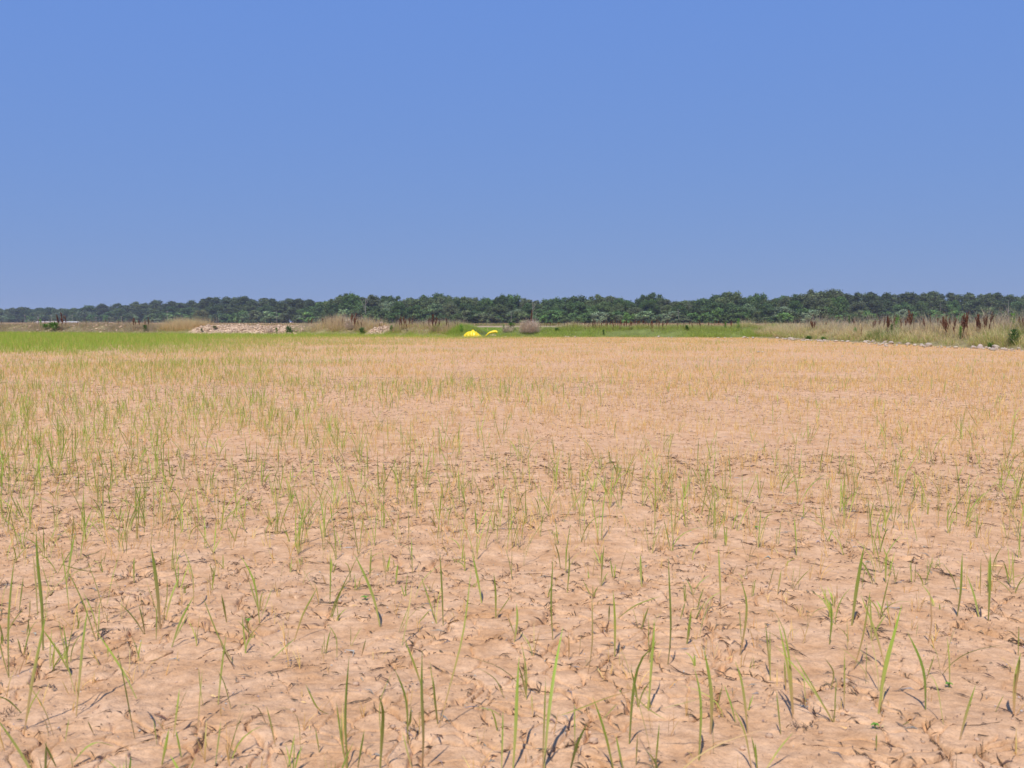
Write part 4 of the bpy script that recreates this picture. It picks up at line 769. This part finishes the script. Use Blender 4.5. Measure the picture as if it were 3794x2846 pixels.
# ------------------------------------------------------------------ trees
def crown(seed, kind):
    r = np.random.default_rng(seed); m = MB(); lobes = []
    if kind == 'oak':
        Hh, Wd = 17.0, 15.0
        for i in range(46):
            a_ = r.uniform(0, 6.28); q = np.sqrt(r.random()) ; z = r.uniform(.09, .86); rad = Wd * .40 * q * np.sqrt(max(1 - ((z - .45) / .58) ** 2, .1))
            lobes.append((np.array([math.cos(a_) * rad, math.sin(a_) * rad, z * Hh]), r.uniform(1.0, 2.8), .95))
        lobes.append((np.array([r.normal(0, 1.5), r.normal(0, 1), Hh - 1.6]), 1.9, .8)); per = 150
    elif kind == 'pine':
        Hh, Wd = 20.0, 8.0
        for i in range(30):
            z = r.uniform(.26, .90); a_ = r.uniform(0, 6.28); rad = Wd * .36 * np.sqrt(r.random()) * np.interp(z, [.26, .55, .9], [.8, 1, .5]); lobes.append((np.array([math.cos(a_) * rad, math.sin(a_) * rad, z * Hh]), r.uniform(1.2, 2.2), .95))
        lobes.append((np.array([0, 0, Hh - 1.4]), 1.5, .9)); per = 150
    else:
        Hh, Wd = 7.0, 8.5
        for i in range(20):
            a_ = r.uniform(0, 6.28); q = np.sqrt(r.random()); z = r.uniform(.08, .82); rad = Wd * .42 * q * np.sqrt(max(1 - (z - .2) ** 2 / .75, .1)); lobes.append((np.array([math.cos(a_) * rad, math.sin(a_) * rad, z * Hh]), r.uniform(1.0, 1.7), .75))
        per = 150
    for c_, rd, fl in lobes:
        n_ = int(1.25 * per * (rd / 1.8) ** 1.4); u_ = r.normal(size=(n_, 3)); u_ /= np.linalg.norm(u_, axis=1)[:, None]; u_[:, 2] = np.where(u_[:, 2] < -.75, -u_[:, 2] * .5, u_[:, 2])
        P = c_ + u_ * (rd * np.where(r.random((n_, 1)) < .14, r.uniform(1.0, 1.32, (n_, 1)), r.uniform(.5, 1.05, (n_, 1)))) * (1, 1, fl)
        nn = u_ + r.normal(0, .5, (n_, 3)) + (0, 0, .12); nn /= np.linalg.norm(nn, axis=1)[:, None]; a1 = np.cross(nn, r.normal(size=(n_, 3))); a1 /= np.linalg.norm(a1, axis=1)[:, None]; a2 = np.cross(nn, a1)
        s_ = r.uniform(.18, .50, (n_, 1)) * (1 if kind != 'pine' else .9)
        V = np.stack([P - a1 * s_, P - a2 * s_ * r.uniform(.5, 1, (n_, 1)) , P + a1 * s_ * r.uniform(.6, 1.2, (n_, 1)), P + a2 * s_ + nn * s_ * .3], 1).reshape(-1, 3)
        tint = r.uniform(.75, 1.25); C = np.repeat(np.array([1, 1, 1]) * tint * r.uniform(.65, 1.35, (n_, 1)) * (1 + r.normal(0, .05, (n_, 3))), 4, 0)
        m.add(V, np.arange(n_ * 4).reshape(-1, 4), C)
    me = m.mesh(kind + '_crown'); me.materials.append(M_LEAF)
    t = MB(); top = Hh * (.9 if kind == 'pine' else .62); P = np.c_[np.cumsum(r.normal(0, .15, 7)), np.cumsum(r.normal(0, .15, 7)), np.linspace(-.4, top, 7)]; P[0, :2] = 0
    tr = .32 if kind == 'pine' else .45 if kind == 'oak' else .12
    v_, f_ = tube(P, np.linspace(tr, tr * .3, 7), 6); bc = (.26, .21, .18) if kind == 'pine' else (.22, .19, .16); t.add(v_, f_, bc)
    for c_, rd, fl in lobes[::3]:
        z0 = np.clip(c_[2] - rd * 1.1, Hh * .12, top * .92); b_ = np.array([np.interp(z0, P[:, 2], P[:, 0]), np.interp(z0, P[:, 2], P[:, 1]), z0]); v_, f_ = tube([b_, (b_ + c_) / 2 + (0, 0, .3), c_], [tr * .42, tr * .28, tr * .12], 5); t.add(v_, f_, bc)
    tm = t.mesh(kind + '_trunk'); tm.materials.append(M_BARK)
    return me, tm, Hh, Wd
PROTO = {'oak': [crown(500 + i, 'oak') for i in range(7)], 'pine': [crown(600 + i, 'pine') for i in range(6)], 'shrub': [crown(700 + i, 'shrub') for i in range(5)]}
SKYL = np.array([(-160, 1137), (-60, 1138), (0, 1140), (30, 1144), (75, 1137), (145, 1139), (170, 1138), (185, 1148), (220, 1141), (260, 1140), (330, 1130), (380, 1125), (440, 1122), (505, 1117), (540, 1121), (575, 1112), (610, 1124), (640, 1115), (670, 1121), (710, 1112), (733, 1121), (755, 1105), (775, 1100), (800, 1100), (840, 1099), (870, 1101), (904, 1097), (930, 1106), (980, 1103), (1010, 1104), (1070, 1105), (1110, 1105), (1150, 1107), (1205, 1114), (1245, 1097), (1275, 1085), (1302, 1086), (1325, 1097), (1370, 1091), (1430, 1094), (1465, 1095), (1492, 1108), (1530, 1101), (1570, 1091), (1595, 1101), (1635, 1087), (1660, 1097), (1685, 1104), (1716, 1098), (1755, 1100), (1805, 1102), (1860, 1091), (1890, 1090), (1915, 1114), (1950, 1104), (2000, 1111), (2040, 1106), (2075, 1100), (2130, 1096), (2163, 1110), (2208, 1089), (2230, 1100), (2262, 1096), (2300, 1104), (2330, 1111), (2385, 1090), (2425, 1082), (2455, 1102), (2500, 1116), (2530, 1112), (2546, 1124), (2575, 1111), (2612, 1103), (2650, 1090), (2685, 1081), (2705, 1079), (2738, 1091), (2765, 1100), (2803, 1086), (2825, 1106), (2850, 1106), (2890, 1095), (2925, 1096), (2955, 1087), (2998, 1071), (3045, 1077), (3092, 1070), (3128, 1086), (3175, 1082), (3225, 1082), (3280, 1084), (3360, 1083), (3420, 1084), (3450, 1078), (3520, 1082), (3590, 1083), (3660, 1085), (3695, 1083), (3740, 1090), (3794, 1092), (3860, 1088), (3950, 1092)], float)
DIST = lambda x: np.interp(x, [-200, 0, 500, 900, 1150, 1250, 2000, 2700, 3050, 3300, 4000], np.array([1560, 1500, 1320, 1020, 900, 720, 680, 640, 660, 790, 820]) * K)
tlab = []
def place_of(px):
    for lim, s in ((330, 'above the low white sheds'), (690, 'above the grey weedy bank'), (1050, 'above the bare clay bank'), (1350, 'above the tall dry clump'), (1700, 'left of the yellow sheets'), (1860, 'behind the yellow sheets'), (2030, 'behind the dead brush pile'), (2480, 'above the long rust dock row'), (2860, 'above the levee corner'), (3200, "above side levee's left end"), (3540, "above the side levee's middle")):
        if px < lim: return s
    return 'at the right edge'
def tree(px, top_py, D, kind, wpx=None, tint=(1, 1, 1), look='', row=''):
    me, tm, Hh, Wd = PROTO[kind][rng.integers(len(PROTO[kind]))]
    X = float(at_depth(px, 1150, D)[0]); zt = float(at_depth(px, top_py, D)[1]); sz = zt / Hh; sx = (wpx / F * D) / Wd if wpx else sz * rng.uniform(.9, 1.15)
    e = empty({'oak': 'oak_tree', 'pine': 'pine_tree', 'shrub': 'understorey_tree'}[kind], (X, D, 0), rng.uniform(0, 6.28), (sx, sx, sz))
    tag(e, None, 'tree', 'trees of the distant wood'); link('trunk', tm, None, e); c = link('crown', me, None, e); v_ = rng.uniform(1.15, 1.95); tint = (tint[0], tint[1] * 1.08, tint[2])
    c.color = (tint[0] * v_, tint[1] * v_, tint[2] * v_, 1); tlab.append((e, px, look, row + ' ' + place_of(px))); return e
T_OAK = [(.052, .072, .024), (.044, .066, .024), (.064, .078, .030), (.050, .080, .024), (.066, .074, .036)]; T_PINE = [(.052, .066, .026), (.047, .061, .027), (.058, .069, .028)]; T_LIGHT = [(.10, .12, .07), (.075, .13, .03), (.072, .118, .032), (.082, .125, .042), (.062, .104, .030), (.095, .125, .060)]
pick = lambda L: L[rng.integers(len(L))]
is_pine = lambda x: (330 < x < 1190) or x > 3110
def loc_peak(i): return SKYL[i, 1] <= SKYL[i - 1, 1] and SKYL[i, 1] <= SKYL[i + 1, 1]
for i in range(1, len(SKYL) - 1):
    x, y = SKYL[i]; pine = is_pine(x)
    tree(x, y - (0 if loc_peak(i) else -1), DIST(x) + rng.uniform(20, 60), 'pine' if pine else 'oak', rng.uniform(50, 75) if pine else rng.uniform(75, 105), pick(T_PINE if pine else T_OAK), 'tall dark ' + ('pine' if pine else 'oak'), 'on the skyline')
sk = lambda x: np.interp(x, SKYL[:, 0], SKYL[:, 1])
for x in np.arange(-130, 3930, 47.0):
    x += rng.uniform(-14, 14); pine = is_pine(x); s = max(sk(x - 30), sk(x), sk(x + 30)); tree(x, s + rng.uniform(3, 10), DIST(x) + rng.uniform(85, 130), 'pine' if pine else 'oak', rng.uniform(60, 85) if pine else rng.uniform(90, 115), pick(T_PINE if pine else T_OAK), 'half-hidden dark ' + ('pine' if pine else 'oak'), 'in back row')
for x in np.arange(-130, 3930, 58.0):
    x += rng.uniform(-20, 20); pine = x > 3150 and rng.random() < .6 or (500 < x < 1100 and rng.random() < .5); h = 1193 - sk(x); lt = rng.random() < .25
    tree(x, 1193 - h * rng.uniform(.58, .84), DIST(x) - rng.uniform(0, 15), 'pine' if pine else 'oak', (rng.uniform(50, 70) if pine else rng.uniform(62, 100)) * (.75 if x < 500 else 1), pick(T_PINE if pine else T_LIGHT if lt else T_OAK), ('light green ' if lt and not pine else 'mid-height dark ') + ('pine' if pine else 'oak'), 'in middle row')
for x in np.arange(-130, 3930, 33.0):
    x += rng.uniform(-16, 16); h = 1193 - sk(x); lt = rng.random() < (.62 if 600 < x < 1250 or 2000 < x < 2500 else .34)
    tree(x, 1193 - h * rng.uniform(.24, .55), DIST(x) - rng.uniform(28, 50), 'shrub', rng.uniform(45, 82) * (.7 if x < 500 else 1), pick(T_LIGHT if lt else T_OAK), ('light green' if lt else 'dark') + ' low tree', 'in front row')
for x in np.arange(-130, 3930, 40.0):
    x += rng.uniform(-12, 12); h = 1193 - sk(x); tree(x, 1193 - h * rng.uniform(.4, .6), DIST(x) + rng.uniform(65, 80), 'shrub', rng.uniform(70, 95), pick(T_OAK), 'dark low tree', 'deep inside the wood')
e = tree(747, 1147, DIST(747) - 115, 'oak', 62, (.085, .082, .034), 'lone flat-topped olive pine standing in front of the wood', '')
number_labels([t for t in tlab]); e['label'] = 'lone flat-topped olive-green tree standing clear in front of the left wood'

# dead snags
def snag(px, top, base, D, label, forks):
    D = D * K
    X = float(at_depth(px, 1150, D)[0]); zt = float(at_depth(px, top, D)[1]); e = empty('dead_tree', (X, D, 0)); tag(e, label, 'dead tree', 'bare dead trees in front of the wood'); m = MB(); r = max(.10, zt * .009) * D / 520
    P = np.c_[np.cumsum(rng.normal(0, .10, 6)), np.zeros(6), np.linspace(-.3, zt, 6)]; P[0, 0] = 0; v_, f_ = tube(P, np.linspace(r, r * .35, 6), 6); m.add(v_, f_, (.33, .30, .27)); link('trunk', m.mesh('snag_trunk'), M_BARK, e)
    for q in range(forks):
        t = rng.uniform(.45, .85); b_ = np.array([np.interp(t, np.linspace(0, 1, 6), P[:, k_]) for k_ in range(3)]); sg = rng.choice([-1, 1]); l_ = zt * rng.uniform(.15, .3); m = MB(); v_, f_ = tube([b_, b_ + (sg * l_ * .4, 0, l_ * .6), b_ + (sg * l_ * .55, .2, l_)], [r * .55, r * .4, r * .2], 5); m.add(v_, f_, (.33, .30, .27)); link('limb', m.mesh('snag_limb'), M_BARK, e)
for a_ in ((140, 1165, 1195, 1150, 'bare forked dead tree beside the low white sheds', 3), (1025, 1149, 1195, 860, 'thin bare dead trunk before light green trees above the bare clay', 0), (800, 1168, 1196, 860, 'left of two short pale dead trunks right of the lone olive tree', 0), (806, 1172, 1196, 862, 'right of two short pale dead trunks right of the lone olive tree', 0), (1894, 1158, 1196, 600, 'thin pale dead trunk behind the dead brush pile, left side', 0), (1976, 1112, 1196, 600, 'tall forked bare dead tree above the dead brush pile', 4), (1984, 1150, 1196, 605, 'short thin dead trunk beside the forked dead tree', 1), (2515, 1145, 1196, 585, 'broken pale dead trunk above the middle levee', 2), (2550, 1122, 1196, 640, 'tall pale dead tree in the skyline dip above the middle levee', 3), (3486, 1120, 1196, 740, 'thin pale trunk among pines above the side levee docks', 0), (3737, 1112, 1196, 740, 'tall bare pale dead tree near the right edge of the wood', 3), (1352, 1098, 1196, 690, 'greyish bare dead tree between oaks above the tall dry clump', 5)): snag(*a_)

# utility poles and low white sheds at far left
for px, top, lb in ((92, 1167, 'leftmost utility pole, left of the forked dead tree'), (105, 1184, 'short utility pole left of the forked dead tree'), (190, 1166, 'utility pole above the gap between the two white sheds'), (268, 1166, 'utility pole above the right white shed'), (356, 1175, 'utility pole right of the white sheds'), (450, 1172, 'fifth tall utility pole, above the grey weedy bank'), (620, 1153, 'tall pale utility pole left of the bare clay bank')):
    D = 790.0 if px < 600 else 670.0; X = float(at_depth(px, 1180, D)[0]); zt = float(at_depth(px, top, D)[1]); e = empty('utility_pole', (X, D, 0)); tag(e, lb, 'utility pole', 'utility poles at the far left')
    m = MB(); v_, f_ = tube([(0, 0, -.3), (0, 0, zt * .5), (0, 0, zt)], [.11, .10, .08], 7); m.add(v_, f_, (.30, .27, .24)); link('pole', m.mesh('pole'), M_BARK, e)
    m = MB(); v_, f_ = tube([(-.9, -.16, zt - .5), (0, -.16, zt - .5), (.9, -.16, zt - .5)], [.08, .08, .08], 4); m.add(v_, f_, (.36, .30, .26)); link('crossarm', m.mesh('crossarm'), M_BARK, e)
def box(m, x0, x1, y0, y1, z0, z1, c):
    V = [(x, y, z) for x in (x0, x1) for y in (y0, y1) for z in (z0, z1)]; m.add(V, [[0, 1, 3, 2], [4, 6, 7, 5], [0, 4, 5, 1], [2, 3, 7, 6], [0, 2, 6, 4], [1, 5, 7, 3]], c)
for x0, x1, top, lb, rc in ((131, 206, 1192.5, 'long low white shed with pinkish-grey roof at far left', (.50, .42, .38)), (222, 287, 1193.0, 'long low white shed right of its neighbour, behind tall docks', (.52, .50, .47))):
    D = 730.0; a_ = float(at_depth(x0, 1195, D)[0]); b_ = float(at_depth(x1, 1195, D)[0]); L_ = b_ - a_; h_ = 1.05; e = empty('low_shed', ((a_ + b_) / 2, D, 0)); tag(e, lb, 'shed', 'low white sheds')
    m = MB(); box(m, -L_ / 2, L_ / 2, 0, 6, -.2, h_ - .5, (.62, .60, .57)); link('wall', m.mesh('shed_wall'), M_PAINT, e)
    m = MB(); m.add([(-L_ / 2 - .3, -.3, h_ - .55), (L_ / 2 + .3, -.3, h_ - .55), (L_ / 2 + .3, 3, h_ + .35), (-L_ / 2 - .3, 3, h_ + .35), (-L_ / 2 - .3, 6.3, h_ - .55), (L_ / 2 + .3, 6.3, h_ - .55)], [[0, 1, 2, 3], [3, 2, 5, 4]], rc); link('roof', m.mesh('shed_roof'), M_PAINT, e)
    for k_ in range(3): m = MB(); xx = -L_ / 2 + L_ * (k_ + .5) / 3; box(m, xx - .6, xx + .6, -.05, .05, -.1, 1.0, (.45, .44, .43)); link('door', m.mesh('shed_door'), M_PAINT, e)

# ------------------------------------------------------------------ haze
m = bpy.data.materials.new('haze'); m.use_nodes = True; t = m.node_tree
t.nodes.remove(t.nodes['Principled BSDF']); pv = t.nodes.new('ShaderNodeVolumePrincipled'); pv.inputs['Color'].default_value = (.82, .88, 1.0, 1); pv.inputs['Density'].default_value = .00015; pv.inputs['Anisotropy'].default_value = .1
t.links.new(pv.outputs[0], t.nodes['Material Output'].inputs['Volume'])
mbx = MB(); box(mbx, -3700, 3700, -90, 2700, -1.2, 32, (1, 1, 1)); hz = link('haze', mbx.mesh('haze'), m); tag(hz, 'thin pale summer haze over the field and wood', 'haze', kind='stuff')
